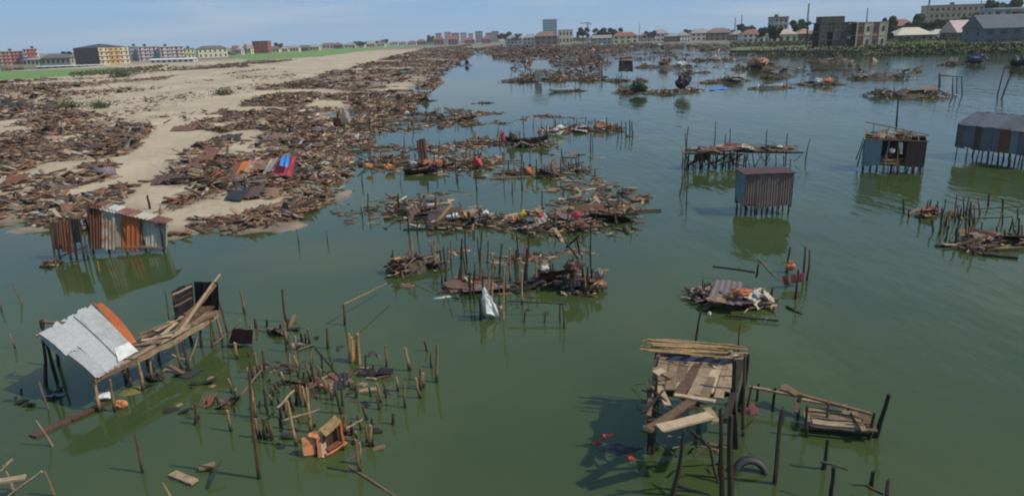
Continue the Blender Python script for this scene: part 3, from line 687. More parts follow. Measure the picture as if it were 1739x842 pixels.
# ------------------------------------------------------------------ D: low board raft and walkway beam
D = thing('board_raft', P(1420, 738), 'low raft of brown boards hung below a long rail', 'raft')
for x0, y0, x1, y1, w, z, mt in [(1272, 656, 1378, 676, .1, .5, 'wood'), (1325, 660, 1480, 702, .1, .55, 'post'), (1362, 678, 1440, 690, .12, .5, 'wood'), (1368, 700, 1372, 716, .14, .3, 'wood'),
                                 (1370, 694, 1450, 702, .22, .32, 'deck'), (1372, 705, 1452, 712, .26, .30, 'deck'), (1378, 716, 1462, 724, .24, .27, 'deck'), (1376, 724, 1475, 734, .1, .25, 'dark_post'), (1450, 700, 1468, 732, .14, .36, 'post'), (1462, 704, 1482, 732, .28, .32, 'wood'),
                                 (1364, 729, 1482, 737, .07, .05, 'dark_post'), (1330, 655, 1355, 670, .25, .55, 'wood'), (1358, 676, 1352, 700, .1, .4, 'wood')]:
    plank(P(x0, y0, z), P(x1, y1, z), w, .05, mt, D)
for x, y, tx, ty in ((1356, 706, 1360, 676), (1372, 742, 1374, 690), (1408, 728, 1410, 684), (1476, 745, 1480, 700), (1312, 690, 1314, 656), (1284, 680, 1286, 652), (1440, 700, 1442, 690)): stilt(x, y, tx, ty, .05, 'dark_post', parent=D)
for k, (bx, by, tx, ty, r, lb) in enumerate([(1486, 742, 1503, 668, .07, 'thick black pole leaning at the corner of the board raft'), (1315, 820, 1329, 690, .06, 'tall dark pole between the plank platform and the board raft'),
        (1400, 795, 1411, 745, .06, 'short dark pole in front of the board raft'), (1411, 862, 1415, 788, .06, 'dark post under the short crossbar at the bottom edge'),
        (1479, 826, 1483, 799, .06, 'dark stump at the bottom right, left of another'), (1510, 856, 1513, 816, .06, 'rightmost dark stump at the bottom edge')]):
    stilt(bx, by, tx, ty, r, 'dark_post', lb)
stick(1394, 783, .85, 1441, 797, .85, .03, 'dark_post', 'short crossbar laid over the dark post at the bottom edge'); stick(1471, 823, .3, 1499, 842, .2, .035, 'dark_post', 'dark stick slanting between the stumps at bottom right')

# ------------------------------------------------------------------ G: table of rubbish, right of centre
G = wreck('rubbish_platform', 'low platform heaped with orange rubbish and broken sheets', 1196, 1330, 462, 536, h=.55, planks=26, sheets=5, posts=8, post_h=.6, sheet_mats=('brown_metal', 'rust_dark', 'rust_pale'), extras=((.05, .55, .8, .3, 'orange'), (-.2, .45, .7, .22, 'bamboo'), (.45, .4, .4, .3, 'white'), (-.55, .35, .9, .15, 'deck')), bits=120, cat='platform')
sheet('table_sheet', P(1200, 512, .4), P(1260, 518, .4), P(1262, 478, .45), P(1216, 474, .45), 'brown_metal', G, waves=5)
stick(1288, 440, 1.1, 1316, 472, .5, .045, 'deck', parent=G); stick(1284, 470, .4, 1292, 446, 1.2, .05, 'dark_post', parent=G)
plank(P(1210, 452, .5), P(1282, 462, .5), .1, .06, 'dark_post', G); plank(P(1230, 535, .1), P(1322, 544, .1), .08, .05, 'dark_post', G)
for x, y, tx, ty, lb in ((1336, 462, 1340, 419, 'dark pole with an orange ball at its foot'), (1364, 478, 1366, 418, 'left of two thin dark poles beside the maroon cloth'), (1370, 476, 1375, 424, 'right of two thin dark poles beside the maroon cloth'), (1350, 508, 1353, 458, 'dark post in front of the maroon cloth')):
    stilt(x, y, tx, ty, .05, 'dark_post', lb)
o = lump(P(1342, 459, .1), .5, .42, 'orange', None, 'orange_ball'); tag(o, 'orange buoy ball beside a dark pole', 'buoy')
o = sheet('maroon_cloth', P(1326, 470, .5), P(1368, 462, .55), P(1366, 478, .2), P(1330, 484, .15), 'tarp_maroon', None, waves=3, amp=.04); tag(o, 'maroon cloth strung between thin poles over the water', 'cloth')
stick(1336, 520, .05, 1362, 532, .05, .05, 'dark_post', 'dark log floating right of the rubbish platform')
for x, y, lb in ((1205, 536, 'left white float by the rubbish platform'), (1300, 548, 'right white float by the rubbish platform')): tag(lump(P(x, y, -.04), .16, .16, 'white', None, 'float'), lb, 'float')

# ------------------------------------------------------------------ H: brown closed hut on stilts
def stilt_hut(name, label, base, front_w, depth, floor_z, wall_h, yaw, mats, roof=None, roof_h=.5, stilts=6, roof_mat='grey_metal', side_mats=None, over=.12):
    t = thing(name, base, label, 'stilt hut')
    rm = Matrix.Rotation(yaw, 4, 'Z'); tr_ = Matrix.Translation(Vector(base))
    def W(x, y, z): return (tr_ @ rm @ Vector((x, y, z)))
    n = len(mats); a = front_w / 2
    def strip(p0, p1, mm, nm, top0=wall_h, top1=wall_h):
        k = len(mm)
        for i, mt in enumerate(mm):
            if mt is None: continue
            u0, u1 = i / k - .012, (i + 1) / k + .012; off = .012 * (i % 2)
            q0 = (p0[0] + (p1[0] - p0[0]) * u0, p0[1] + (p1[1] - p0[1]) * u0 - off); q1 = (p0[0] + (p1[0] - p0[0]) * u1, p0[1] + (p1[1] - p0[1]) * u1 - off)
            h0 = top0 + (top1 - top0) * u0 + random.uniform(-.03, .05); h1 = top0 + (top1 - top0) * u1 + random.uniform(-.03, .05); j = random.uniform(-.16, .08)
            sheet(nm, W(*q0, floor_z - .08 + j), W(*q1, floor_z - .08 + j), W(*q1, floor_z + h1), W(*q0, floor_z + h0), mt, t, waves=5, amp=.011, ragged=.015)
    strip((-a, -depth / 2), (a, -depth / 2), mats, 'wall_sheet')
    sm = side_mats or (mats[0], mats[-1])
    strip((-a, depth / 2), (-a, -depth / 2), [sm[0]] * 2, 'side_wall'); strip((a, -depth / 2), (a, depth / 2), [sm[1]] * 2, 'side_wall')
    strip((a, depth / 2), (-a, depth / 2), [sm[1]] * 2, 'back_wall')
    for i in range(stilts):
        for y in (-depth / 2 + .1, 0, depth / 2 - .1):
            x = -a + .1 + (front_w - .2) * i / (stilts - 1)
            pole(W(x, y, -.5), W(x + random.uniform(-.04, .04), y, floor_z + .1), random.uniform(.045, .07), 'post' if i % 2 else 'dark_post', t, 'stilt')
    for y in (-depth / 2 + .06, depth / 2 - .06): plank(W(-a, y, floor_z), W(a, y, floor_z), .1, .1, 'wood', t, 'beam')
    for i in range(5): x = -a + .1 + (front_w - .2) * (i + .5) / 5; plank(W(x, -depth / 2, floor_z + .08), W(x, depth / 2, floor_z + .08), (front_w - .2) / 5 * .92, .04, 'wood', t, 'floor_plank')
    zt = floor_z + wall_h
    if roof == 'gable':
        k = 4
        for i in range(k):
            x0, x1 = -a - over + (front_w + 2 * over) * i / k - .02, -a - over + (front_w + 2 * over) * (i + 1) / k + .02; dz = .014 * (i % 2)
            mt = roof_mat if isinstance(roof_mat, str) else roof_mat[i % len(roof_mat)]
            sheet('roof_sheet', W(x0, -depth / 2 - over, zt - .02 + dz), W(x1, -depth / 2 - over, zt - .02 + dz), W(x1, 0, zt + roof_h + dz), W(x0, 0, zt + roof_h + dz), mt, t, waves=6)
            sheet('roof_sheet', W(x1, depth / 2 + over, zt - .02 + dz), W(x0, depth / 2 + over, zt - .02 + dz), W(x0, 0, zt + roof_h + dz), W(x1, 0, zt + roof_h + dz), mt, t, waves=6)
        for x, mt in ((-a, sm[0]), (a, sm[1])): mesh_obj('gable', [W(x, -depth / 2, zt), W(x, depth / 2, zt), W(x, 0, zt + roof_h)], [(0, 1, 2)], M[mt], t)
    elif roof == 'flat':
        sheet('roof_sheet', W(-a - over, -depth / 2 - over, zt + .04), W(a + over, -depth / 2 - over, zt + .04), W(a + over, depth / 2 + over, zt + roof_h), W(-a - over, depth / 2 + over, zt + roof_h), roof_mat, t, waves=12)
    return t, W
hb = P(1302, 366); sH = mpp(1302, 366)
stilt_hut('brown_stilt_hut', 'closed brown sheet hut on stilts beside the broken jetty', hb + Vector((0, .8, 0)), 82 * sH, 1.6, .62, 1.75, R(1), ['brown_metal'] * 4, 'flat', .08, 5, 'rust_dark', ('teal_metal', 'brown_metal'))
# J: half stripped hut, its corner posts surveyed left and right
def corner_hut(pl, pr, depth):
    a, b_ = P(*pl), P(*pr); yaw = math.atan2(b_.y - a.y, b_.x - a.x); w = (b_ - a).length
    return (a + b_) / 2 + Matrix.Rotation(yaw, 3, 'Z') @ Vector((0, depth / 2, 0)), w, yaw
jd = 1.15; jyaw = R(-27); jr = P(1566, 296); jw2 = min((k * .05 for k in range(40, 140)), key=lambda w: abs((lambda v: 869.5 + FPX * (CAM_R.transposed() @ (v - Vector((0, 0, CAM_H)))).x / -(CAM_R.transposed() @ (v - Vector((0, 0, CAM_H)))).z)(jr - Vector((math.cos(jyaw), math.sin(jyaw), 0)) * w) - 1463)); jc = jr + Matrix.Rotation(jyaw, 3, 'Z') @ Vector((-jw2 / 2, jd, 0)); jw = jw2 / 2
J, WJ = stilt_hut('stripped_stilt_hut', 'half stripped stilt hut with bare roof rafters and a blue grey wall', jc, jw2, 2 * jd, .55, 1.75, jyaw, ['teal_metal', 'teal_metal', None, None, None, 'rust_dark', 'rust_dark'], None, side_mats=('rust_dark', 'tarp_black'), stilts=9)
rz = lambda x: 3.4 - .8 * (x + jw) / (2 * jw)
for i in range(9):
    x = -jw + 2 * jw * i / 8
    for y0, y1 in ((-jd - .12, 0), (jd + .12, 0)):
        if (i + (y0 < 0)) % 5 != 2: pole(WJ(x, y0, 2.32), WJ(x + random.uniform(-.1, .1), y1, rz(x) + random.uniform(-.08, .08)), .03, 'post', J, 'rafter')
pole(WJ(-jw - .1, 0, rz(-jw)), WJ(jw + .2, 0, rz(jw)), .04, 'post', J, 'ridge_pole'); pole(WJ(-jw, -jd, 2.32), WJ(jw + .15, -jd - .05, 2.3), .045, 'post', J, 'eave_pole'); pole(WJ(-jw, jd, 2.35), WJ(jw, jd, 2.3), .045, 'post', J, 'eave_pole')
for k in range(14):
    x = random.uniform(-jw * .8, jw * .7); y = random.uniform(-.9, .5); plank(WJ(x - .6, y + random.uniform(-.3, .3), 2.42 + .3 * (1 - abs(y))), WJ(x + .6, y + random.uniform(-.3, .3), 2.36 + .3 * (1 - abs(y))), random.uniform(.1, .24), .03, random.choice(('wood', 'deck', 'post', 'wood')), J, 'fallen_board')
for k in range(4): piece_sheet(WJ(-jw * .5 + k * .55, -.5 + .25 * k, 2.62 - .05 * k), .8, 1.1, ('rust', 'rust_pale', 'rust', 'rust_dark')[k], J, jyaw + random.uniform(-.3, .3), R(16), 'fallen_sheet', 'X')
for x in np.linspace(-jw * .1, jw, 7): pole(WJ(float(x), -jd - .04, -.4), WJ(float(x) + random.uniform(-.05, .05), -jd - .04, .6), .05, 'deck', J, 'stilt')
sheet('white_cloth', WJ(.25, -jd - .06, 2.2), WJ(.5, -jd - .06, 2.15), WJ(.55, -jd - .1, 1.35), WJ(.36, -jd - .1, 1.4), 'white', J, waves=2, amp=.05)
lump(WJ(-.1, -.5, 1.25), .5, .4, 'white', J, 'white_bag'); plank(WJ(-.9, -.7, .68), WJ(.9, -.4, .72), .5, .06, 'wood', J, 'shelf')
for k in range(8): x = random.uniform(-.8, .9); plank(WJ(x - .4, random.uniform(-.9, .5), .72), WJ(x + .4, random.uniform(-.9, .5), .8 + random.uniform(0, .3)), .12, .04, 'wood', J, 'fallen_board')
pole(WJ(-.55, -jd - .15, -.4), WJ(-.42, -jd - .06, 2.3), .06, 'deck', J, 'post'); pole(WJ(.3, -jd - .02, .4), WJ(.3, -jd - .02, 2.3), .05, 'post', J, 'post')
pole(WJ(-jw - .3, -.2, .2), WJ(-jw + .05, -.8, 2.5), .05, 'dark_post', J, 'post'); pole(WJ(-jw - .45, 0, .6), WJ(-jw - .05, -.4, 2.3), .04, 'dark_post', J, 'post')
# K: gabled hut
kc, kw, kyaw = corner_hut((1620, 266), (1732, 284), 3.6)
kx = Matrix.Rotation(kyaw, 3, 'Z') @ Vector((.5, 0, 0))
stilt_hut('gabled_stilt_hut', 'blue grey corrugated hut with gabled roof on stilts at the right edge', kc + kx, kw + 1.0, 3.6, .95, 1.6, kyaw, ['grey_metal', 'grey_metal', 'rust_dark', 'grey_metal', 'grey_metal', 'rust', 'teal_metal', 'grey_metal', 'grey_metal'], 'gable', .85, 8, 'grey_metal')

# ------------------------------------------------------------------ I: broken jetty beyond the brown hut
I_ = thing('broken_jetty', P(1255, 285), 'broken jetty on many stilts littered with rusty scraps', 'jetty')
yI = P(1220, 288).y
for k in range(9):
    x = 1166 + k * 12; p = P(x, 288 - (k % 3)); pole(p - Vector((0, 0, .5)), p + Vector((.02, .0, 1.05 + rd.uniform(-.1, .25))), .06, 'dark_post', I_); p2 = p + Vector((0, 1.5, 0)); pole(p2 - Vector((0, 0, .5)), p2 + Vector((0, 0, 1.1)), .05, 'dark_post', I_)
def jp(px, z, dy=0.0): return PY(px, 260, yI + dy) * Vector((1, 1, 0)) + Vector((0, 0, z)) if False else Vector((PY(px, 260, yI + dy).x, yI + dy, z))
for x0, x1, dy, z in ((1163, 1262, 0, 1.2), (1163, 1262, 1.5, 1.2), (1250, 1362, .9, 1.05), (1250, 1345, 1.9, 1.1)): plank(jp(x0, z + .1, dy), jp(x1, z - .1, dy), .12, .12, 'dark_post', I_, 'beam')
for k in range(66):
    x = rd.uniform(1172, 1345); dy = rd.uniform(0, 1.8); l = rd.uniform(6, 20)
    plank(jp(x - l, 1.28 + rd.uniform(-.2, .38), dy + rd.gauss(0, .2)), jp(x + l, 1.25 + rd.uniform(-.12, .2), dy + rd.gauss(0, .2)), rd.uniform(.12, .28), .04, rd.choice(('wood', 'wood', 'post', 'deck')), I_)
for k in range(16): piece_sheet(jp(rd.uniform(1185, 1330), 1.38 + rd.uniform(0, .15), rd.uniform(.2, 1.6)), .9, 1.3, rd.choice(('rust', 'rust', 'rust_dark', 'brown_metal', 'rust_pale')), I_, rd.uniform(0, 3), rd.gauss(0, .2))
lump(jp(1225, 1.2, .9), 2.6, .32, 'rust', I_, 'net_bundle'); lump(jp(1285, 1.1, 1.2), 2.4, .3, 'thatch', I_, 'net_bundle'); lump(jp(1322, 1.3, .6), .7, .25, 'white', I_, 'white_bag'); lump(jp(1190, .55, .8), 1.2, .8, 'thatch', I_, 'net_bundle')
for bx, by, tx, ty in ((1162, 286, 1168, 214), (1166, 280, 1165, 226), (1212, 262, 1216, 206), (1230, 270, 1232, 228), (1238, 270, 1240, 219), (1301, 268, 1303, 222), (1334, 280, 1336, 226), (1368, 272, 1376, 236), (1318, 292, 1319, 262), (1330, 294, 1331, 264), (1340, 292, 1341, 270)): stilt(bx, by, tx, ty, .05, 'dark_post', parent=I_)
for k in range(46):                       # broken stilts and braces tangled below the deck
    x = rd.choice((rd.uniform(1164, 1262), rd.uniform(1164, 1350))); dy = rd.uniform(-.1, 1.9); a_ = jp(x, rd.uniform(-.3, .5), dy); b_ = jp(x + rd.gauss(0, 9), rd.uniform(.7, 1.7), dy + rd.gauss(0, .3)); pole(a_, b_, rd.uniform(.025, .05), rd.choice(('dark_post', 'dark_post', 'post', 'deck')), I_, 'brace')
for k in range(14): x = rd.uniform(1170, 1258); plank(jp(x - 10, rd.uniform(.1, .9), rd.uniform(0, 1.5)), jp(x + 10, rd.uniform(.1, .9), rd.uniform(0, 1.5)), rd.uniform(.08, .2), .04, rd.choice(('wood', 'dark_post')), I_)
stilt(1154, 332, 1158, 300, .05, 'dark_post', 'left of two dark stakes in front of the broken jetty'); stilt(1166, 352, 1168, 316, .045, 'dark_post', 'right of two dark stakes in front of the broken jetty')

# ------------------------------------------------------------------ centre wrecks
def W_(*a, **k): return wreck(*a, **k)
t = W_('collapsed_shack', 'collapsed brown shack with splayed poles left of the post thicket', 664, 742, 400, 468, h=.9, planks=34, sheets=3, posts=6, post_h=1.3, mats=('wood', 'bamboo', 'dark_post', 'deck'), sheet_mats=('rust_dark', 'tarp_black'), mound='thatch', bits=90)
for a, b_ in (((655, 460, .1), (700, 420, 1.1)), ((690, 470, .1), (738, 436, .9)), ((726, 402, 1.2), (742, 396, 1.5)), ((690, 452, .6), (706, 440, .9))): stick(*a, *b_, .04, 'deck', parent=t)
t = W_('wrecked_boat_house', 'dark wrecked boat house with crossed poles right of the post thicket', 914, 1024, 412, 502, h=.95, planks=40, sheets=6, posts=12, post_h=1.3, mats=('dark_post', 'wood', 'wood', 'dark_post'), sheet_mats=('rust_dark', 'tarp_black', 'brown_metal'), extras=((.9, .55, .4, .35, 'concrete'), (-.75, .9, .4, .22, 'white'), (.95, .1, .45, .35, 'orange'), (.1, .8, 1.0, .5, 'rust_dark')), bits=120)
for a, b_ in (((982, 440, 1.0), (958, 406, 1.9)), ((962, 420, 1.2), (984, 398, 2.0)), ((984, 430, .9), (982, 400, 1.9))): stick(*a, *b_, .05, 'dark_post', parent=t)
stilt(1003, 452, 1002, 378, .04, 'dark_post', 'tall thin pole at the right of the wrecked boat house')
GT = 'dark posts of the thicket in mid picture'
TH = []; RJ = []; LS = []
for k in range(44):
    x = rd.uniform(738, 912); y = rd.uniform(438, 532)
    if y > 505 and (x < 770 or rd.random() < .4): continue
    TH.append(stilt(x, y, x + rd.gauss(0, 3), y - rd.uniform(26, 62), rd.uniform(.035, .06), rd.choice(('dark_post', 'dark_post', 'post')), 'thin dark post in the thicket between the two central wrecks', GT))
W_('sunken_deck', 'sunken deck of dark boards among the thicket posts', 745, 905, 452, 508, h=.22, planks=26, sheets=3, posts=0, mats=('dark_post', 'wood'), bits=70, zoff=-.08)
stilt(855, 542, 854, 454, .04, 'bamboo', 'tall yellowish pole right of the white draped post'); stick(861, 511, .55, 962, 516, .5, .035, 'dark_post', 'long dark rail laid level in front of the wrecked boat house')
for x, y, tx, ty, lb in ((958, 556, 957, 512, 'right post under the end of the long dark rail'), (952, 548, 952, 514, 'left post under the end of the long dark rail'), (891, 546, 891, 528, 'short stub under the left part of the long dark rail'), (925, 548, 926, 530, 'short stub under the middle of the long dark rail')): stilt(x, y, tx, ty, .035, 'dark_post', lb)
# white cloth hung on a post
t = thing('cloth_draped_post', P(822, 541), 'post draped with a ragged white cloth in the middle of the water', 'post')
stilt(816, 543, 816, 504, .09, 'dark_post', parent=t)
b0 = P(824, 540); V = []; Fc = []
for i in range(8):
    v = i / 7
    for j in range(14):
        a = 2 * math.pi * j / 14; rr = (.10 + .20 * v ** .8) * (1 + .3 * math.sin(4 * a + 3 * v) * v) * random.uniform(.82, 1.2)
        V.append((b0.x + .05 + rr * math.cos(a) + .12 * v, b0.y + rr * math.sin(a) * .7, .98 - .8 * v + (.07 * math.sin(3 * a) if i == 7 else 0)))
for i in range(7):
    for j in range(14): Fc.append((i * 14 + j, i * 14 + (j + 1) % 14, (i + 1) * 14 + (j + 1) % 14, (i + 1) * 14 + j))
Fc.append(tuple(range(13, -1, -1)))
mesh_obj('cloth', V, Fc, M['white'], t, False); lump(Vector((b0.x + .03, b0.y, .92)), .24, .24, 'white', t, 'knot')

# the long strip of rubbish behind the title of the picture
W_('rubbish_raft', 'long mid-lagoon raft of rubbish heaped with tan and yellow scraps', 856, 1088, 306, 398, h=.55, planks=64, sheets=8, posts=14, post_h=.8, mats=('wood', 'wood', 'deck', 'dark_post', 'post'), sheet_mats=('rust', 'rust_pale', 'rust_dark', 'brown_metal'), extras=((-.7, .6, .6, .35, 'yellow'), (-.45, .55, .5, .3, 'crimson'), (.1, .5, .6, .35, 'crimson'), (-.85, .4, .5, .3, 'orange'), (-.6, .35, .6, .3, 'white'), (-.55, .6, .9, .5, 'deck')), bits=260)
W_('rubbish_raft', 'low flat raft of broken boards nearest the sandbank mouth', 640, 850, 330, 392, h=.35, planks=50, sheets=7, posts=16, post_h=.8, mats=('wood', 'dark_post', 'post'), extras=((.2, .3, .8, .25, 'white'), (.75, .4, .4, .3, 'white'), (.4, .3, .35, .3, 'yellow')), bits=160)
W_('rubbish_raft', 'dark raft of boards with an orange bundle and leaning posts', 866, 1012, 268, 306, h=.45, planks=30, sheets=4, posts=16, post_h=1.3, mats=('dark_post', 'wood', 'post'), extras=((-.55, .2, .6, .7, 'orange'), (.05, .2, .7, .9, 'wood')), bits=80)
W_('rubbish_raft', 'rubbish raft with a rusty upright board and an orange drum at its end', 592, 822, 238, 300, h=.55, planks=58, sheets=8, posts=18, post_h=1.0, mats=('wood', 'wood', 'deck', 'dark_post'), sheet_mats=('rust', 'rust_orange', 'brown_metal'), extras=((.86, .1, 1.0, .75, 'red'), (-.75, .3, .7, .4, 'orange'), (-.45, .1, .9, .5, 'orange'), (-.1, .5, .7, .3, 'white'), (.25, .2, 1.1, .5, 'rust')), bits=260)
t = thing('upright_board', P(720, 277), 'tall dark rusty board standing upright in the rubbish raft', 'board'); yU = P(722, 277).y
sheet('wall_sheet', PY(712, 277, yU), PY(728, 279, yU), PY(722, 236, yU + .2), PY(707, 238, yU + .2), 'rust_dark', t, waves=3); stilt(728, 280, 720, 234, .06, 'post', parent=t)
W_('rubbish_raft', 'short raft carrying a dark upturned canoe and a red cloth', 782, 934, 210, 254, h=.5, planks=36, sheets=6, posts=22, post_h=1.2, extras=((-.05, .5, .5, .9, 'crimson'), (.15, .5, .6, .7, 'wood')), bits=110)
t = thing('canoe', P(895, 246), 'dark wooden canoe beached against the rubbish raft', 'boat')
cA, cB = P(860, 243, .2), P(930, 240, .35); V = []; Fc = []; dirv = (cB - cA).normalized(); nv_ = Vector((-dirv.y, dirv.x, 0)); Lc = (cB - cA).length
for i in range(11):
    u = i / 10; w = .48 * math.sin(math.pi * min(max(u, .04), .96)) ** .6; c1 = cA.lerp(cB, u); sh = .25 * (2 * u - 1) ** 2
    for s_, z in ((-1, .42), (-.75, .1), (0, -.08), (.75, .1), (1, .42)): V.append(c1 + nv_ * w * s_ + Vector((0, 0, z * .8 + sh)))
for i in range(10):
    for j in range(4): Fc.append((i * 5 + j, i * 5 + j + 1, (i + 1) * 5 + j + 1, (i + 1) * 5 + j))
mesh_obj('hull', V, Fc, M['dark_post'], t)
for u in (.3, .55, .78): plank(cA.lerp(cB, u) - nv_ * .42 + Vector((0, 0, .3)), cA.lerp(cB, u) + nv_ * .42 + Vector((0, 0, .3)), .18, .03, 'wood', t, 'thwart')
W_('rubbish_raft', 'thick raft of pale and brown rubbish ending in a row of stakes', 930, 1052, 196, 230, h=.7, planks=46, sheets=7, posts=22, post_h=1.2, mats=('wood', 'deck', 'wood', 'post'), sheet_mats=('white_metal', 'rust', 'brown_metal'), extras=((-.6, .5, 1.0, .4, 'white'), (-.75, .3, .9, .3, 'white')), bits=150)
for k, (x, h_) in enumerate(((1050, 22), (1056, 26), (1063, 24), (1070, 27), (1075, 24))): stilt(x, 231 - (k % 2) * 2, x, 231 - h_, .07, 'dark_post', 'dark stake in the row right of the pale rubbish raft', 'row of stakes')
stilt(1003, 256, 1003, 222, .07, 'dark_post', 'lone dark stake in front of the pale rubbish raft')
W_('rubbish_raft', 'small raft with upright yellowish slats left of the channel', 738, 802, 184, 210, h=.6, planks=20, sheets=2, posts=14, post_h=1.5, mats=('bamboo', 'wood', 'dark_post'), bits=60, extras=((-.7, .4, .9, .5, 'wood'),))
W_('rubbish_raft', 'thin line of floating boards beside the shore inlet', 660, 735, 184, 200, h=.35, planks=16, sheets=2, posts=5, bits=60, extras=((-.2, .3, .8, .4, 'white'),))
t = thing('rusty_tank', P(582, 218), 'rusty red tank standing upright at the water edge of the sandbank', 'tank'); lump(P(580, 217), 2.0, 2.1, 'rust', t, 'drum'); lump(P(589, 211, 1.3), 1.0, 1.6, 'rust_pale', t, 'bag')
W_('rubbish_raft', 'row of dark broken posts and boards beside the rusty tank', 594, 648, 192, 222, h=.6, planks=20, sheets=2, posts=16, post_h=1.3, bits=60, mats=('dark_post', 'wood'))
W_('rubbish_raft', 'floating dark boards at the shore inlet above the rusty tank', 655, 725, 138, 176, h=.8, planks=24, sheets=4, posts=10, post_h=1.6, bits=90, mats=('dark_post', 'wood'), extras=((-.4, .4, 1.2, 1.0, 'thatch'), (.8, .1, 1.2, .9, 'tarp_black')))
W_('rubbish_raft', 'dark clump floating alone in the far channel', 780, 797, 102, 112, h=1.0, planks=10, sheets=1, posts=2, bits=30, mats=('dark_post',), extras=((.4, .3, 2.0, 1.6, 'tarp_black'),))
W_('rubbish_raft', 'thin line of sticks floating in the open channel', 803, 832, 171, 177, h=.15, planks=8, sheets=0, posts=2, post_h=.5, bits=12, mats=('dark_post',))
# right-hand post field
GR = 'posts of the ruined jetty at the right edge'
for bx, by, tx, ty in ((1535, 362, 1536, 338), (1544, 368, 1545, 355), (1562, 378, 1564, 354), (1584, 394, 1582, 373), (1605, 409, 1609, 382), (1621, 417, 1624, 387), (1647, 384, 1650, 352), (1677, 350, 1677, 329), (1702, 360, 1705, 337), (1640, 396, 1642, 370)):
    RJ.append(stilt(bx, by, tx, ty, .06, 'dark_post', 'dark post standing among the ruined jetty posts at right', GR))
for k in range(40):
    x = rd.uniform(1585, 1738); y = rd.uniform(362, 432) + (x - 1660) * .12
    if x < 1640 and y > 400: continue
    RJ.append(stilt(x, y, x + rd.gauss(1, 2), y - rd.uniform(12, 34), rd.uniform(.035, .06), rd.choice(('dark_post', 'dark_post', 'post')), 'dark post standing among the ruined jetty posts at right', GR))
W_('ruined_jetty', 'orange brown raft of boards at the head of the ruined jetty', 1572, 1640, 349, 372, h=.3, planks=16, sheets=2, posts=4, post_h=.8, mats=('post', 'bamboo', 'wood'), sheet_mats=('rust_orange', 'rust'), bits=30)
W_('ruined_jetty', 'ruined jetty of purple grey boards running out at the right edge', 1655, 1800, 372, 432, h=.3, planks=44, sheets=5, posts=6, post_h=.7, mats=('wood', 'dark_post', 'deck'), bits=90)
tag(plank(P(1670, 431, .06), P(1729, 437, .06), .3, .1, 'dark_post', None, 'floating_beam'), 'long dark beam floating in front of the ruined jetty', 'beam')
for a in ((1640, 356, 1740, 350), (1640, 372, 1720, 366)): stick(a[0], a[1], .6, a[2], a[3], .6, .035, 'dark_post', 'thin rail across the ruined jetty posts, %s of two' % ('upper' if a[1] < 360 else 'lower'))

# ------------------------------------------------------------------ foreground posts left of centre
GL = 'broken stilts around the orange crate'
for q in [(486, 546, 479, 490), (586, 552, 583, 516), (558, 592, 555, 556), (656, 622, 653, 586), (696, 628, 691, 590), (741, 649, 739, 584), (735, 624, 733, 599), (714, 662, 710, 624), (718, 658, 716, 634), (675, 662, 672, 638), (689, 692, 688, 651),
          (647, 683, 641, 649), (602, 676, 601, 652), (580, 702, 572, 660), (624, 712, 617, 686), (629, 757, 626, 720), (637, 757, 633, 724), (665, 721, 663, 702), (606, 789, 603, 752), (613, 801, 609, 746), (587, 740, 583, 706), (521, 689, 517, 655), (511, 686, 507, 653), (529, 734, 523, 660),
          (503, 757, 486, 680), (544, 663, 540, 641), (553, 668, 549, 643), (444, 740, 440, 708), (452, 745, 448, 712), (460, 747, 454, 711), (440, 812, 421, 628), (434, 708, 416, 624), (393, 731, 386, 696), (394, 667, 387, 643), (447, 628, 443, 594), (505, 631, 499, 603), (484, 654, 480, 631),
          (524, 583, 520, 557), (407, 609, 402, 582), (415, 533, 408, 492), (487, 583, 484, 560), (329, 721, 325, 686), (337, 712, 334, 690)]:
    LS.append(stilt(*q, rd.uniform(.045, .065), 'post', 'broken brown stilt standing in the lower left water', GL))
SS = []
for k in range(56):
    x, y = rd.gauss(530, 78), rd.uniform(575, 765)
    if 515 < x < 595 and y > 700: continue
    SS.append(stilt(x, y, x - rd.uniform(0, 7), y - rd.uniform(10, 36), rd.uniform(.03, .055), rd.choice(('post', 'post', 'dark_post')), 'x', 'short stakes around the orange crate'))
for k, (bx, by, tx, ty) in enumerate(((594, 614, 590, 568), (599, 616, 597, 572), (605, 617, 604, 570), (611, 618, 607, 568), (602, 612, 600, 580))): stilt(bx, by, tx, ty, .055, 'bamboo', 'stilt in the tight bundle of five above the orange crate', 'tight bundle of five stilts')
for q, lb in (((38, 515, 20, 482), 'pale leaning stick at the far left, level with the shack'), ((25, 592, 14, 568), 'short leaning stick at the left edge'), ((81, 693, 66, 648), 'pale stick leaning over the sunken pale sheet'), ((89, 757, 64, 712), 'pale stick crossing the half sunken plank'),
              ((243, 802, 229, 736), 'thin dark leaning stick below the walkway'), ((91, 841, 73, 799), 'pale slat leaning at the bottom left'), ((21, 833, 4, 790), 'slat crossing the board in the bottom left corner'), ((289, 846, 277, 818), 'short pale slat at the bottom edge'), ((4, 530, 1, 512), 'dark stub at the left edge'), ((507, 414, 504, 388), 'lone thin stake off the sandbank tip'), ((556, 412, 553, 392), 'pair stake off the sandbank tip, right one')):
    stilt(*q, .035, 'deck' if 'pale' in lb or 'slat' in lb else 'post', lb)
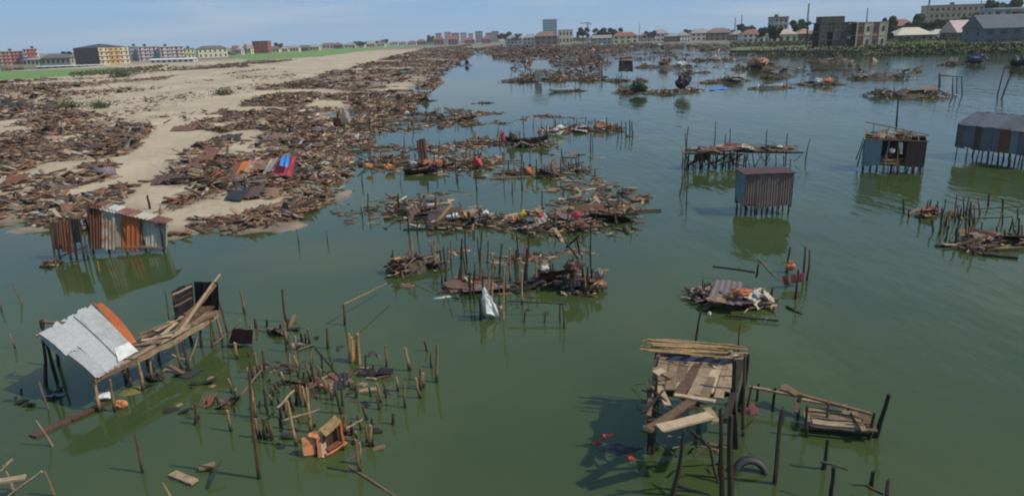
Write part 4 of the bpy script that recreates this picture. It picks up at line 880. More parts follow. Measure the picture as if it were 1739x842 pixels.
for a, b_, lb in (((471, 692, .5), (502, 665, .7), 'short stick lying across the tops of two stilts'), ((483, 713, .6), (542, 692, .75), 'long stick lying across the stilts left of the orange crate'), ((409, 671, .4), (446, 626, .9), 'pale stick leaning against the tall stilts'), ((588, 727, .3), (617, 713, .4), 'thin stick right of the orange crate'),
                  ((593, 792, .02), (675, 842, .02), 'long thin pole floating at the bottom edge'), ((535, 591, .5), (574, 638, .1), 'dark bent branch slanting into the water'), ((22, 779, .9), (-6, 798, .8), 'stick resting on the slats at the far bottom left'), ((71, 800, .85), (10, 843, .3), 'long pale slat slanting down in the bottom left corner'), ((353, 828, .05), (376, 781, .4), 'dark stick beside the floating boards at bottom left'), ((358, 590, .0), (386, 566, .35), 'pale stick leaning off the walkway end'), ((583, 517, .8), (658, 481, .5), 'thin bamboo lying over a stake in open water')):
    stick(*a, *b_, .035 if 'long' not in lb else .03, 'dark_post' if 'dark' in lb else 'deck', lb)
for a, b_, w, lb in (((-4, 817, .5), (43, 809, .5), .18, 'board on the slats in the bottom left corner'), ((293, 803, .05), (331, 818, .05), .22, 'pinkish board floating at bottom left'), ((338, 795, .08), (365, 787, .1), .2, 'small pale board floating at bottom left'), ((180, 842, -.05), (345, 793, -.02), .3, 'long dark sunken board at the bottom left'), ((610, 664, .02), (640, 660, .04), .2, 'pale scrap floating between the stilts'), ((640, 705, -.05), (740, 712, -.06), .35, 'sunken beam right of the orange crate')):
    tag(plank(P(*a), P(*b_), w, .05, 'wood' if 'dark' in lb or 'sunken' in lb else 'deck', None, 'floating_board'), lb, 'board')
W_('sunken_walkway', 'sunken walkway with pink scraps left of the tall stilts', 290, 410, 668, 702, h=.18, planks=20, sheets=3, posts=3, post_h=.4, mats=('dark_post', 'wood', 'wood'), bits=50, zoff=-.15)
W_('sunken_deck', 'dark sunken deck among the broken stilts at lower left', 430, 585, 585, 690, h=.14, planks=34, sheets=5, posts=8, post_h=.4, mats=('dark_post', 'dark_post', 'wood'), sheet_mats=('tarp_black', 'rust_dark'), bits=70, zoff=-.16)
W_('sunken_deck', 'black sheet edged with white slats right of the stilt bundle', 600, 660, 622, 645, h=.1, planks=8, sheets=2, posts=1, post_h=.3, mats=('dark_post', 'deck'), sheet_mats=('tarp_black',), bits=10, zoff=-.05)
W_('sunken_deck', 'sunken tangle of timber below the walkway of the white roofed ruin', 225, 345, 598, 668, h=.12, planks=26, sheets=4, posts=5, post_h=.4, mats=('dark_post', 'wood', 'deck'), sheet_mats=('tarp_black', 'rust_dark'), bits=50, zoff=-.16)
W_('sunken_deck', 'sunken boards and scraps around the foot of the orange crate', 455, 640, 690, 776, h=.12, planks=30, sheets=3, posts=9, post_h=.45, mats=('dark_post', 'post', 'wood'), sheet_mats=('rust_dark',), bits=60, zoff=-.16)
W_('sunken_deck', 'sunken frame below the maroon cloth square', 400, 520, 545, 592, h=.12, planks=18, sheets=2, posts=7, post_h=.5, mats=('dark_post', 'wood'), bits=40, zoff=-.15)
W_('sunken_deck', 'sunken sheets at the left edge below the white roof', 0, 90, 640, 690, h=.1, planks=14, sheets=3, posts=2, post_h=.4, mats=('dark_post',), sheet_mats=('tarp_black', 'teal_metal'), bits=20, zoff=-.16)
# orange crate
t = thing('orange_crate', P(552, 775), 'tilted orange painted crate frame among the broken stilts', 'crate')
for (x0, y0, z0, x1, y1, z1, w, mt) in ((522, 742, .5, 526, 772, .05, .3, 'orange'), (524, 738, .55, 540, 742, .5, .14, 'orange'), (540, 742, .5, 544, 776, .0, .1, 'orange'), (546, 730, .5, 552, 776, .0, .14, 'tan'), (548, 735, .6, 574, 711, .85, .3, 'bamboo'), (552, 772, .05, 586, 750, .1, .16, 'orange'), (556, 764, .15, 580, 748, .2, .14, 'rust'), (576, 712, .85, 582, 750, .15, .12, 'orange'), (528, 752, .2, 545, 756, .2, .2, 'rust'), (560, 742, .3, 582, 728, .45, .05, 'rust')):
    plank(P(x0, y0, z0), P(x1, y1, z1), w, .05, mt, t, 'slat', roll=rd.uniform(-.3, .8))
sheet('dark_lining', P(548, 766, .05), P(582, 748, .1), P(576, 716, .7), P(548, 738, .5), 'rust_dark', t, waves=2)
t = thing('maroon_screen', P(412, 583), 'square of maroon cloth stretched between leaning posts by the walkway', 'cloth')
sheet('cloth', P(388, 582, .05), P(428, 584, .05), P(430, 560, .75), P(396, 556, .8), 'tarp_maroon', t, waves=2, amp=.02)
stick(384, 570, .35, 408, 545, .9, .04, 'deck', parent=t); stick(425, 548, .85, 432, 576, .3, .04, 'deck', parent=t)
number_row(TH, 'thin post in the thicket between the two central wrecks, %s from the left')
number_row(SS, 'short stake standing low in the lower left water, %s from the left')
number_row(RJ, 'dark post of the ruined jetty at right, %s from the left')
number_row(LS, 'broken brown stilt in the lower left water, %s from the left')
number_row([o for o in bpy.data.objects if o.get('group') == 'row of stakes'], 'dark stake beside the pale rubbish raft, %s of the row from the left')
number_row([o for o in bpy.data.objects if o.get('group') == 'tight bundle of five stilts'], 'stilt in the tight bundle above the orange crate, %s from the left')

# ------------------------------------------------------------------ far wrecks in the water
GF = 'far rubbish islands in the lagoon'
def FW(name, label, x0, x1, yt, yb, **k):
    d = dict(h=1.0, planks=26, sheets=4, posts=8, post_h=1.6, bits=160, group=GF); d.update(k)
    return wreck(name, label, x0, x1, yt, yb, **d)
FW('rubbish_island', 'overgrown dark green rubbish island with a black hump at its right end', 1066, 1206, 134, 162, mound='thatch_green', mats=('wood', 'dark_post', 'deck'), extras=((.45, .8, 3.0, 2.2, 'tarp_black'), (-.7, .3, 3.5, 1.6, 'thatch_green')))
tag(sheet('blue_tarpaulin', P(1204, 154, .06), P(1238, 151, .06), P(1232, 147, .08), P(1206, 149, .08), 'tarp_blue', None, waves=2, amp=.05), 'blue tarpaulin floating at the end of the overgrown island', 'tarpaulin')
FW('rubbish_island', 'reddish mound with grey sand beside the blue tarpaulin', 1202, 1284, 117, 141, h=1.3, mound='thatch', extras=((.3, .2, 5.0, 1.4, 'concrete'),))
t = FW('far_shack', 'dark two level shack on posts in the far channel', 1040, 1096, 112, 140, h=.8, planks=16, posts=14, post_h=1.6)
yy = P(1064, 134).y
for k in range(4): sheet('wall_sheet', PY(1050 + k * 6, 122, yy + .4 * k), PY(1057 + k * 6, 122, yy + .4 * k), PY(1056 + k * 6, 97, yy + .4 * k), PY(1052 + k * 5, 98, yy + .4 * k), ('rust_dark', 'brown_metal', 'rust_dark', 'tarp_black')[k], t, waves=3)
sheet('roof_sheet', PY(1048, 103, yy - .5), PY(1078, 104, yy - .5), PY(1072, 95, yy + 3), PY(1052, 95, yy + 3), 'brown_metal', t, waves=6)
t = FW('far_jetty', 'long far jetty on posts with a pale grey roof', 876, 1032, 108, 140, h=1.6, planks=40, posts=44, post_h=2.4, sheets=10, sheet_mats=('rust', 'rust_dark', 'brown_metal'), mats=('wood', 'dark_post', 'deck'), bits=300)
yy = P(920, 140).y; sheet('roof_sheet', PY(900, 117, yy), PY(936, 117, yy), PY(930, 103, yy + 4), PY(906, 103, yy + 4), 'teal_metal', t, waves=10); sheet('front_screen', PY(908, 138, yy), PY(920, 138, yy), PY(920, 120, yy), PY(908, 120, yy), 'concrete', t, waves=2)
def boat(px, py, wpx, matname, label, yaw=0.1):
    c = P(px, py); s = mpp(px, py) * wpx * .5; t = thing('small_boat', c, label, 'boat'); V = []; Fc = []
    for i in range(11):
        u = i / 10; w = s * .28 * math.sin(math.pi * min(max(u, .05), .97)) ** .6; x = (u * 2 - 1) * s; sh = .35 * (2 * u - 1) ** 2
        for q, z in ((-1, .5), (-.75, .1), (0, -.1), (.75, .1), (1, .5)): V.append((c.x + x * math.cos(yaw) - w * q * math.sin(yaw), c.y + x * math.sin(yaw) + w * q * math.cos(yaw), z + sh))
    for i in range(10):
        for j in range(4): Fc.append((i * 5 + j, i * 5 + j + 1, (i + 1) * 5 + j + 1, (i + 1) * 5 + j))
    mesh_obj('hull', V, Fc, M[matname], t)
    for u in (-.4, .1, .5): plank((c.x + u * s, c.y - s * .24, .42), (c.x + u * s, c.y + s * .24, .42), .3, .06, 'wood', t, 'thwart')
    return t
boat(952, 156, 40, 'white', 'white boat in the open channel before the far jetty')
FW('rubbish_island', 'dark rubbish clump behind the white boat', 946, 990, 146, 157, h=.5, planks=14, posts=8, bits=50)
boat(1308, 150, 44, 'white', 'white boat at the left end of a dark weedy raft')
FW('rubbish_island', 'dark weedy raft carrying a white boat', 1290, 1362, 140, 153, h=.5, planks=18, posts=6, mound='thatch_green', bits=80)
FW('rubbish_island', 'grey and brown double mound left of the long poles', 1296, 1362, 110, 134, h=1.8, mound='thatch', posts=6)
FW('rubbish_island', 'flat brown and pink raft with small stubs', 1370, 1440, 126, 146, h=.7, extras=((.2, .3, 2.2, 1.0, 'orange'), (-.3, .3, 2, .9, 'white')), mats=('wood', 'deck'))
FW('rubbish_island', 'brown thatch mound beside a rust roof in the far lagoon', 1464, 1556, 110, 136, h=1.8, mound='thatch', sheets=8, sheet_mats=('rust', 'rust_dark'), posts=10)
FW('rubbish_island', 'large sunken thatch roof with a bare pole frame at its right end', 1502, 1634, 134, 167, h=1.9, mound='thatch', planks=24, posts=12, post_h=1.2, bits=220)
t = thing('pole_frame', P(1616, 160), 'bare pole frame standing at the end of the sunken thatch roof', 'frame')
for x, yb2, yt in ((1594, 156, 128), (1596, 148, 124), (1618, 161, 131), (1625, 160, 131), (1634, 163, 132)): stilt(x, yb2, x, yt, .09, 'dark_post', parent=t)
a, b2 = PY(1594, 128, P(1600, 158).y), PY(1635, 132, P(1620, 160).y); pole(a, b2, .08, 'dark_post', t, 'rail')
FW('rubbish_island', 'low raft with a dark hump near the green bank', 1604, 1686, 97, 111, h=1.0, extras=((.7, .4, 6, 2.2, 'dark_blue'),), bits=120)
FW('rubbish_island', 'dark raft cut by the right edge of the picture', 1720, 1780, 103, 116, h=1.5, mats=('dark_post',), extras=((-.4, .3, 5, 2.4, 'tarp_black'),))
FW('rubbish_island', 'brown roofs heap in front of the sea wall', 1385, 1462, 88, 106, h=2.2, mound='thatch', sheets=8, sheet_mats=('rust', 'brown_metal', 'rust_pale'))
FW('rubbish_island', 'dark reddish heap left of the brown roofs heap', 1254, 1334, 92, 118, h=2.4, mound='thatch', sheets=8, sheet_mats=('rust', 'rust_dark'), extras=((.0, .6, 6, 2.5, 'rust_pale'),))
FW('rubbish_island', 'broad brown heap with pale scraps below the sea wall corner', 1098, 1180, 100, 116, h=1.6, mound='thatch', sheets=6, extras=((-.2, .6, 3, 1.8, 'wood'), (.5, .4, 3, 1.2, 'white')))
FW('rubbish_island', 'thin dark raft and lone stub right of the far shack', 1156, 1210, 116, 126, h=.8, planks=16, bits=60)
FW('rubbish_island', 'pale heap standing between the broad brown heap and the sea wall', 1186, 1250, 88, 104, h=1.6, sheets=6, sheet_mats=('rust_pale', 'rust', 'white_metal'))
tag(stick(1378, 119, .3, 1466, 118, .3, .12, 'dark_post', 'x'), 'long dark boom floating between two far islands', 'boom')
for bx, by, tx, ty, lb in ((1694, 163, 1706, 112, 'left of two tall crossed poles at the right'), (1701, 168, 1722, 114, 'right of two tall crossed poles at the right'), (1522, 216, 1523, 168, 'lone thin pole standing beyond the stripped hut')): stilt(bx, by, tx, ty, .1, 'dark_post', lb)

# ------------------------------------------------------------------ debris strewn over the sandbank
def scatter(pts, n, thr, nsx, nsy, seed=0):
    poly = poly_px(pts); lo, hi = poly.min(0), poly.max(0); out = []
    got = 0
    while got < n:
        k = max(4000, n * 2); x = rng.uniform(lo[0], hi[0], k); y = rng.uniform(lo[1], hi[1], k)
        ok = inside(poly, x, y)
        f = fbm(x * nsx + seed, y * nsy + seed, 4); ok &= rng.random(k) < np.clip((f - thr) * 7 + .05, .0, 1)
        out.append(np.stack([x[ok], y[ok], f[ok]], 1)); got += ok.sum()
    return np.vstack(out)[:n]
def debris_set(P3, lmin, lmax, hmax, flat=.27):
    n = len(P3); x, y, f = P3.T
    z, _ = land_z(x, y); z = np.maximum(z, 0.0)
    l = lmin + (lmax - lmin) * rng.random(n) ** 3.2
    w = np.minimum(l * rng.uniform(.03, .24, n) + .015, np.maximum(.26, lmax * .1)); t = np.minimum(w, .14) * rng.uniform(.25, .9, n)
    yaw = rng.normal(.15, .55, n) + rng.choice([0, 0, 0, 1.4], n)
    br = rng.random(n) < .13               # cloth, plastic and sheet scraps among the timber
    w = np.where(br, l * rng.uniform(.45, .95, n), w); l = np.where(br, l * .7, l); t = np.where(br, rng.uniform(.012, .05, n), t)
    pile = np.clip((f - .5) * 5, 0, 1) * hmax
    C = np.stack([x, y, z + .03 + pile * rng.random(n) ** 1.3], 1)
    return C, np.stack([l, w, t], 1), rots(yaw, rng.normal(0, flat, n), rng.normal(0, flat * 1.3, n))
parts = [debris_set(scatter(ZL, 15000, .36, .16, .10, 3), .12, 2.1, .4), debris_set(scatter(ZM, 14500, .42, .17, .10, 11), .12, 2.1, .45),
         debris_set(scatter(ZU, 7000, .46, .05, .05, 23), .4, 3.0, .9), debris_set(scatter(ZS, 1700, .55, .12, .06, 31), .2, 1.6, .35), debris_set(scatter(ZR, 3200, .34, .1, .1, 5), .3, 2.2, .6), debris_set(scatter(ZB, 2600, .36, .3, .3, 71), .15, 1.5, .3)]
o = many_boxes('debris_field', *[np.concatenate([p[k] for p in parts]) for k in range(3)], M['debris'])
tag(o, 'broken boards and scraps strewn over the sandbank', kind='stuff')
far = [debris_set(scatter(ZF, 15000, .30, .05, .05, 41), .6, 4.0, .9, .22)]
o = many_boxes('far_debris_field', *far[0], M['debris_far']); tag(o, 'reddish brown wreckage along the far sandbank shore', kind='stuff')
# wreckage of the far shanty field standing in the water ahead
def water_debris(zone, n, thr, ns, seed, lmin, lmax, hmax):
    P3 = scatter(zone, n, thr, ns, ns, seed); C, D_, R_ = debris_set(P3, lmin, lmax, hmax, .35); C[:, 2] = np.maximum(.05, C[:, 2]); return C, D_, R_
ZC1 = [(806, 84), (870, 78), (1000, 77), (1120, 78), (1236, 80), (1240, 88), (1150, 92), (1060, 90), (1010, 96), (1030, 108), (960, 112), (880, 118), (866, 106), (842, 98), (815, 90)]
ZC2 = [(870, 96), (1010, 92), (1040, 108), (1020, 128), (890, 134), (866, 116)]
w1 = water_debris(ZC1, 9000, .44, .035, 51, .8, 5.0, 2.6); w3 = water_debris([(1040, 90), (1240, 91), (1460, 98), (1580, 122), (1460, 138), (1200, 128), (1040, 126)], 1400, .57, .09, 67, .4, 2.6, .6); w2 = water_debris(ZC2, 1900, .47, .08, 61, .5, 3.2, 1.1)
o = many_boxes('far_shanty_wreckage', *[np.concatenate([w1[k], w2[k], w3[k]]) for k in range(3)], M['debris_far']); tag(o, 'mass of wrecked shanties filling the far end of the lagoon', kind='stuff')
# loose scraps drifting between the rafts
ZW1 = [(604, 232), (700, 176), (820, 190), (1000, 200), (1080, 222), (1010, 300), (1110, 335), (1085, 402), (900, 400), (640, 400), (560, 360), (592, 300)]
ZW2 = [(640, 440), (740, 425), (1010, 425), (1030, 505), (900, 530), (700, 500)]
ZW3 = [(280, 600), (480, 560), (640, 600), (700, 690), (600, 780), (420, 760), (300, 720)]
dr = [debris_set(scatter(ZW1, 3600, .47, .16, .16, 81), .1, 1.3, .18, .1), debris_set(scatter(ZW2, 420, .46, .3, .3, 83), .08, .8, .1, .1)]
for C_, D_, R_ in dr: C_[:, 2] -= .045
o = many_boxes('drifting_scraps', *[np.concatenate([q[k] for q in dr]) for k in range(3)], M['debris']); tag(o, 'small scraps of wood drifting between the rafts', kind='stuff')
d3 = debris_set(scatter(ZW3, 380, .46, .4, .4, 85), .06, .6, .02, .06); d3[0][:, 2] -= .06
o = many_boxes('sunken_scraps', *d3, M['debris_wet']); tag(o, 'small dark scraps awash between the broken stilts', kind='stuff')
MP = []
for k in range(78):
    x, y = rd.uniform(596, 1080), rd.uniform(190, 400)
    if (x > 1010 and y < 300) or (x > 820 and y < 205): continue
    hgt_ = rd.uniform(.5, 1.5) / mpp(x, y); MP.append(stilt(x, y, x + rd.gauss(0, 2), y - hgt_, rd.uniform(.04, .06), rd.choice(('dark_post', 'dark_post', 'post')), 'x', 'lone thin poles among the rubbish rafts'))
number_row(MP, 'lone thin pole between the mid-lagoon rubbish rafts, %s from the left')
# single pieces large enough to pick out
def pieces(zone, n, thr, nsx, nsy, seed, fn):
    P3 = scatter(zone, n, thr, nsx, nsy, seed); z, _ = land_z(P3[:, 0], P3[:, 1])
    for (x, y, f), zz in zip(P3, z): fn(float(x), float(y), max(0.0, float(zz)) + max(0, float(f) - .5) * 1.6)
def put_plank(x, y, z, lb, g):
    l = rd.uniform(.5, 1.5); yw = rd.gauss(.15, .5) + rd.choice((0, 0, 0, 1.4)); d = Vector((math.cos(yw), math.sin(yw), rd.gauss(0, .1))) * l * .5
    p = Vector((x, y, z + .1)); mt = rd.choice(('wood', 'wood', 'deck', 'dark_post', 'post')); nr_ = 'near' if y < 48 else 'far'
    tag(plank(p - d, p + d, rd.uniform(.1, .26), .05, mt, None, 'loose_plank'), {'wood': 'weathered brown', 'deck': 'pale tan', 'dark_post': 'blackened', 'post': 'dull brown'}[mt] + ' plank ' + lb + ', %s half' % nr_, 'plank', g)
def put_sheet(x, y, z, lb, g):
    w = rd.uniform(.5, 1.0) * rd.choice((1, 1, 1, 1.35)); mt = rd.choice(('rust', 'rust', 'rust_dark', 'rust_dark', 'brown_metal', 'brown_metal', 'rust_pale')); lb = {'rust': 'rust red', 'rust_dark': 'dark rusty', 'brown_metal': 'brown grey', 'rust_pale': 'pale rusty', 'concrete': 'grey'}[mt] + ' crumpled sheet ' + lb + (', near half' if y < 48 else ', far half')
    o = piece_sheet((x, y, z + .14), w, w * rd.uniform(1.2, 2.2), mt, None, rd.gauss(1.4, .6), rd.gauss(0, .16), 'loose_sheet'); tag(o, lb, 'metal sheet', g)
pieces(ZL, 140, .42, .16, .10, 3, lambda x, y, z: put_plank(x, y, z, 'lying in the debris left of the sand path', 'planks on the left debris field'))
pieces(ZM, 150, .42, .17, .10, 11, lambda x, y, z: put_plank(x, y, z, 'lying in the debris between sand path and lagoon', 'planks on the right debris field'))
pieces(ZL, 100, .42, .16, .10, 3, lambda x, y, z: put_sheet(x, y, z, 'lying in the debris left of the sand path', 'metal sheets on the left debris field'))
pieces(ZM, 110, .42, .17, .10, 11, lambda x, y, z: put_sheet(x, y, z, 'lying in the debris between sand path and lagoon', 'metal sheets on the right debris field'))
GZ = lambda px, py: float(max(0, land_z(np.array([P(px, py, .7).x]), np.array([P(px, py, .7).y]))[0][0]))
def onland(px, py, dz=0.0): return P(px, py, GZ(px, py) + dz)
# shapes that stand out on the sandbank
t = thing('fallen_roof', onland(340, 290), 'long fallen rust brown roof slope lying on the sand path edge', 'roof')
sheet('roof_sheet', onland(302, 292, .05), onland(345, 284, .2), onland(378, 252, .9), onland(352, 252, .8), 'rust', t, waves=10); sheet('roof_sheet', onland(312, 294, .02), onland(352, 288, .05), onland(380, 262, .7), onland(345, 284, .25), 'rust_dark', t, waves=6)
t = thing('fallen_roof', onland(430, 296), 'row of fallen rust red roof sheets beside the blue and red canopy', 'roof')
for k in range(7): p = 388 + k * 12; sheet('roof_sheet', onland(p, 296 - k, .1), onland(p + 11, 295 - k, .1), onland(p + 24, 274 - k, .75), onland(p + 12, 275 - k, .75), ('rust', 'rust_orange', 'rust_pale', 'rust', 'rust', 'rust_pale', 'rust')[k], t, waves=4)
t = thing('cloth_canopy', onland(484, 312), 'canopy of bright blue and red cloth on poles at the sandbank', 'canopy')
yc = onland(484, 310).y
sheet('red_cloth', PY(462, 296, yc), PY(496, 298, yc), PY(505, 263, yc + .9), PY(474, 272, yc + .9), 'crimson', t, waves=3, amp=.03)
sheet('blue_cloth', PY(474, 281, yc - .06), PY(490, 284, yc - .06), PY(494, 262, yc + .75), PY(478, 266, yc + .75), 'tarp_blue', t, waves=2, amp=.03)
sheet('grey_cloth', PY(444, 296, yc), PY(460, 290, yc - .02), PY(474, 266, yc + .8), PY(462, 272, yc + .8), 'concrete', t, waves=2, amp=.03)
for x in (442, 464, 500, 497): p = PY(x, 300, yc + rd.uniform(-.1, .3)); pole(Vector((p.x, p.y, .2)), Vector((p.x, p.y, p.z + .1)), .05, 'dark_post', t)
for x0, x1, y, mt, lb in ((380, 412, 340, 'tarp_black', 'dark grey sheet lying at the shore above the water'), (408, 436, 336, 'rust_dark', 'dark rusty sheet lying at the shore'), (0, 30, 312, 'rust', 'rust red sheet at the left edge of the debris'), (255, 300, 312, 'rust_dark', 'dark maroon sheet folded on the sand path'), (288, 330, 222, 'rust', 'red brown sheet heap at the top of the sand path'), (370, 405, 238, 'tarp_black', 'black tarpaulin in the debris above the fallen roofs'), (58, 100, 184, 'rust', 'rust red sheet beside the small pool'), (446, 480, 238, 'brown_metal', 'brown grey sheet lying in the upper right debris')):
    a_ = onland(x0, y, .15); b_ = onland(x1, y - 2, .2); tag(sheet('crumpled_sheet', a_, b_, b_ + Vector((.1, 1.6, .45)), a_ + Vector((-.1, 1.3, .3)), mt, None, waves=5, amp=.05, ragged=.12), lb, 'sheet')
for x, y, h_, lb in ((418, 328, 1.2, 'lone dark post standing behind the first title letter'), (255, 355, .9, 'stump on the sand at the shoreline'), (310, 352, .8, 'dark stump right of the patched hut')):
    p = onland(x, y); tag(pole(p - Vector((0, 0, .3)), p + Vector((.03, 0, h_)), .08, 'dark_post', None, 'wooden_post'), lb.replace(' behind the first title letter', ' on the right debris field'), 'post')
def puddle_shrub(px, py, wpx, label):
    p = onland(px, py); s = mpp(px, py) * wpx * .5; t = thing('shrub', p, label, 'shrub'); n = 420
    u = rng.normal(0, .42, (n, 3)); C = np.stack([u[:, 0] * s, u[:, 1] * s * .6, np.abs(u[:, 2]) * s * .55 + .1], 1)
    o = many_boxes('foliage', C, np.stack([rng.uniform(.12, .35, n), rng.uniform(.05, .14, n), np.full(n, .012)], 1) * max(1, s * .5), rots(rng.uniform(0, 6.28, n), rng.normal(0, .7, n), rng.normal(0, .7, n)), M['leaf_olive'], t)
    for k in range(5): pole(p - Vector((0, 0, .1)), p + Vector((rd.uniform(-.5, .5) * s, rd.uniform(-.3, .3) * s, s * .4)), .03, 'post', t, 'stem')
for a in ((120, 184, 36, 'left of two olive shrubs on the sand'), (170, 184, 34, 'right of two olive shrubs on the sand'), (205, 132, 26, 'dark shrub at the edge of the grass'), (380, 162, 34, 'low dark shrub on the far sand')): puddle_shrub(*a)

# ------------------------------------------------------------------ far buildings
_wm = {}
def win_mesh(w, h, d=.12):
    k = (round(w, 2), round(h, 2))
    if k not in _wm:
        me = bpy.data.meshes.new('window'); x, z = w / 2, h / 2
        me.from_pydata([(-x, -d, -z), (x, -d, -z), (x, -d, z), (-x, -d, z), (-x, .05, -z), (x, .05, -z), (x, .05, z), (-x, .05, z)], [], [(0, 1, 2, 3), (1, 5, 6, 2), (5, 4, 7, 6), (4, 0, 3, 7), (3, 2, 6, 7), (4, 5, 1, 0)]); me.materials.append(M['pane']); _wm[k] = me
    return _wm[k]
def house(name, label, x0, x1, ytop, Yd, wall, roof='flat', roof_c=(.2, .08, .06), storeys=2, bays=4, depth=10, yaw=0.0, roof_part=.25, bands=None, cat='building', group=None, ww=.45, wh=.5, side_bays=2, base=.8, slab=None, width=None, side=None):
    tl, tr2 = PY(x0, ytop, Yd), PY(x1, ytop, Yd); w = (tr2 - tl).length; H = (tl.z + tr2.z) / 2 - base
    c = (tl + tr2) / 2; c.z = base
    w = max(1.5, (w - depth * abs(math.sin(yaw))) / max(.3, math.cos(yaw))) if yaw else w
    if width: w = width
    t = thing(name, c, label, cat, group); rm = Matrix.Rotation(yaw, 3, 'Z')
    def W(x, y, z): return c + rm @ Vector((x, y, z))
    hw = H * (1 - roof_part) if roof != 'flat' else H; a, d = w / 2, depth / 2
    def bx(nm, lo, hi, mt):
        V = [W(x, y, z) for x, y, z in ((lo[0], lo[1], lo[2]), (hi[0], lo[1], lo[2]), (hi[0], hi[1], lo[2]), (lo[0], hi[1], lo[2]), (lo[0], lo[1], hi[2]), (hi[0], lo[1], hi[2]), (hi[0], hi[1], hi[2]), (lo[0], hi[1], hi[2]))]
        return mesh_obj(nm, V, [(3, 2, 1, 0), (4, 5, 6, 7), (0, 1, 5, 4), (1, 2, 6, 5), (2, 3, 7, 6), (3, 0, 4, 7)], mt, t)
    bx('wall', (-a, -d, -1.5), (a, d, hw), wall)
    if side: bx('side_wall', (-a - .12, -d + .1, -1.4), (-a - .01, d - .1, hw - .1), side)  # thin darker plate: the shade of the left face put into colour
    rc = paint('roof_%02d%02d%02d' % tuple(int(v * 99) for v in roof_c), roof_c)
    e = .5
    if roof == 'flat': bx('parapet', (-a - .15, -d - .15, hw), (a + .15, d + .15, hw + max(.3, H * .05)), rc if slab is None else slab)
    elif roof == 'hip':
        k = min(a, d) * .9; V = [W(-a - e, -d - e, hw - .05), W(a + e, -d - e, hw - .05), W(a + e, d + e, hw - .05), W(-a - e, d + e, hw - .05), W(-a + k, 0, H), W(a - k, 0, H)]
        mesh_obj('roof', V, [(0, 1, 5, 4), (1, 2, 5), (2, 3, 4, 5), (3, 0, 4), (3, 2, 1, 0)], rc, t)
    elif roof == 'gable':
        V = [W(-a - e, -d - e, hw - .05), W(a + e, -d - e, hw - .05), W(a + e, d + e, hw - .05), W(-a - e, d + e, hw - .05), W(-a - e, 0, H), W(a + e, 0, H)]
        mesh_obj('roof', V, [(0, 1, 5, 4), (1, 2, 5), (2, 3, 4, 5), (3, 0, 4), (3, 2, 1, 0)], rc, t)
    if bands:                         # coloured bays standing a little proud of the wall
        for (u0, u1, mt) in bands: bx('bay', (-a + w * u0, -d - .35, -1), (-a + w * u1, -d + .2, hw - .15), mt)
    if Yd < 620:
        for s in range(1, storeys + (roof == 'flat')): bx('ledge', (-a - .12, -d - (.75 if bands else .4), hw / storeys * s - .14), (a + .12, -d + .1, hw / storeys * s + .1), M['concrete'])
        if roof == 'flat': tx_ = rr_.uniform(-.6, .4) * a; bx('water_tank', (tx_, -1.2, hw + max(.3, H * .05)), (tx_ + 2, 1, hw + max(.3, H * .05) + 1.6), M['pane'])
    sh = hw / storeys; proud = .36 if bands else 0
    for s in range(storeys):
        for k in range(bays):
            z = sh * (s + .55); x = -a + w * (k + .5) / bays
            o = bpy.data.objects.new('window', win_mesh(w / bays * ww, sh * wh)); link(o, t); o.rotation_euler = (0, 0, yaw); o.location = rm @ Vector((x, -d - .02 - proud, z))
            if Yd < 480:              # near enough for a sill to show
                k_ = ('sill', round(w / bays * ww, 2))
                if k_ not in _wm:
                    a_ = w / bays * ww / 2 + .15; me_ = bpy.data.meshes.new('sill'); me_.from_pydata([(-a_, -.3, -.1), (a_, -.3, -.1), (a_, .02, -.1), (-a_, .02, -.1), (-a_, -.3, .08), (a_, -.3, .08), (a_, .02, .08), (-a_, .02, .08)], [], [(3, 2, 1, 0), (4, 5, 6, 7), (0, 1, 5, 4), (1, 2, 6, 5), (2, 3, 7, 6), (3, 0, 4, 7)]); me_.materials.append(M['concrete']); _wm[k_] = me_
                so = bpy.data.objects.new('sill', _wm[k_]); link(so, o); so.location = (0, -.01, -sh * wh / 2 - .1)
        for k in range(side_bays):
            for sg in ((-1,) if c.x > 0 else (1,)):
                o = bpy.data.objects.new('window', win_mesh(min(1.3, depth / side_bays * .4), sh * wh)); link(o, t); o.rotation_euler = (0, 0, yaw + (R(90) if sg > 0 else R(-90))); o.location = rm @ Vector((sg * (a + .02), -d + depth * (k + .5) / side_bays, sh * (s + .55)))
    return t
pc = paint; rr_ = random.Random(12)
cream, white_, pink, red_, brown, grey_, orange_, yell = pc('cream_paint', (.62, .54, .36)), pc('white_paint', (.66, .64, .62)), pc('pale_pink_paint', (.60, .44, .44)), pc('red_paint', (.50, .13, .10)), pc('brown_paint', (.17, .115, .09)), pc('grey_paint', (.30, .30, .31)), pc('orange_paint', (.55, .33, .15)), pc('yellow_green_paint', (.55, .55, .28))
GA = 'apartment blocks on the left skyline'
house('apartment_block', 'red and white striped block at the far left edge', -4, 38, 88, 560, pink, storeys=4, bays=6, depth=10, yaw=R(28), ww=.3, wh=.4, side_bays=0, bands=[(.2, .42, red_), (.55, .85, red_)], group=GA, roof_c=(.5, .45, .42))
house('apartment_block', 'red and white block with a roof tank, second from the left edge', 37, 66, 84, 560, white_, storeys=4, bays=4, depth=10, yaw=R(28), ww=.3, wh=.4, side_bays=0, bands=[(.25, .8, red_)], group=GA, roof_c=(.5, .45, .42))
house('low_house', 'low cream house before the red striped blocks', 44, 72, 98, 500, cream, storeys=1, bays=4, depth=9, group=GA, roof='hip', roof_c=(.25, .24, .22))
house('low_house', 'low grey cream house with dark roof left of the big hip roofed block', 74, 124, 92, 500, pc('dull_cream_paint', (.42, .38, .28)), storeys=1, bays=6, depth=9, group=GA, roof='hip', roof_c=(.12, .12, .12), roof_part=.35)
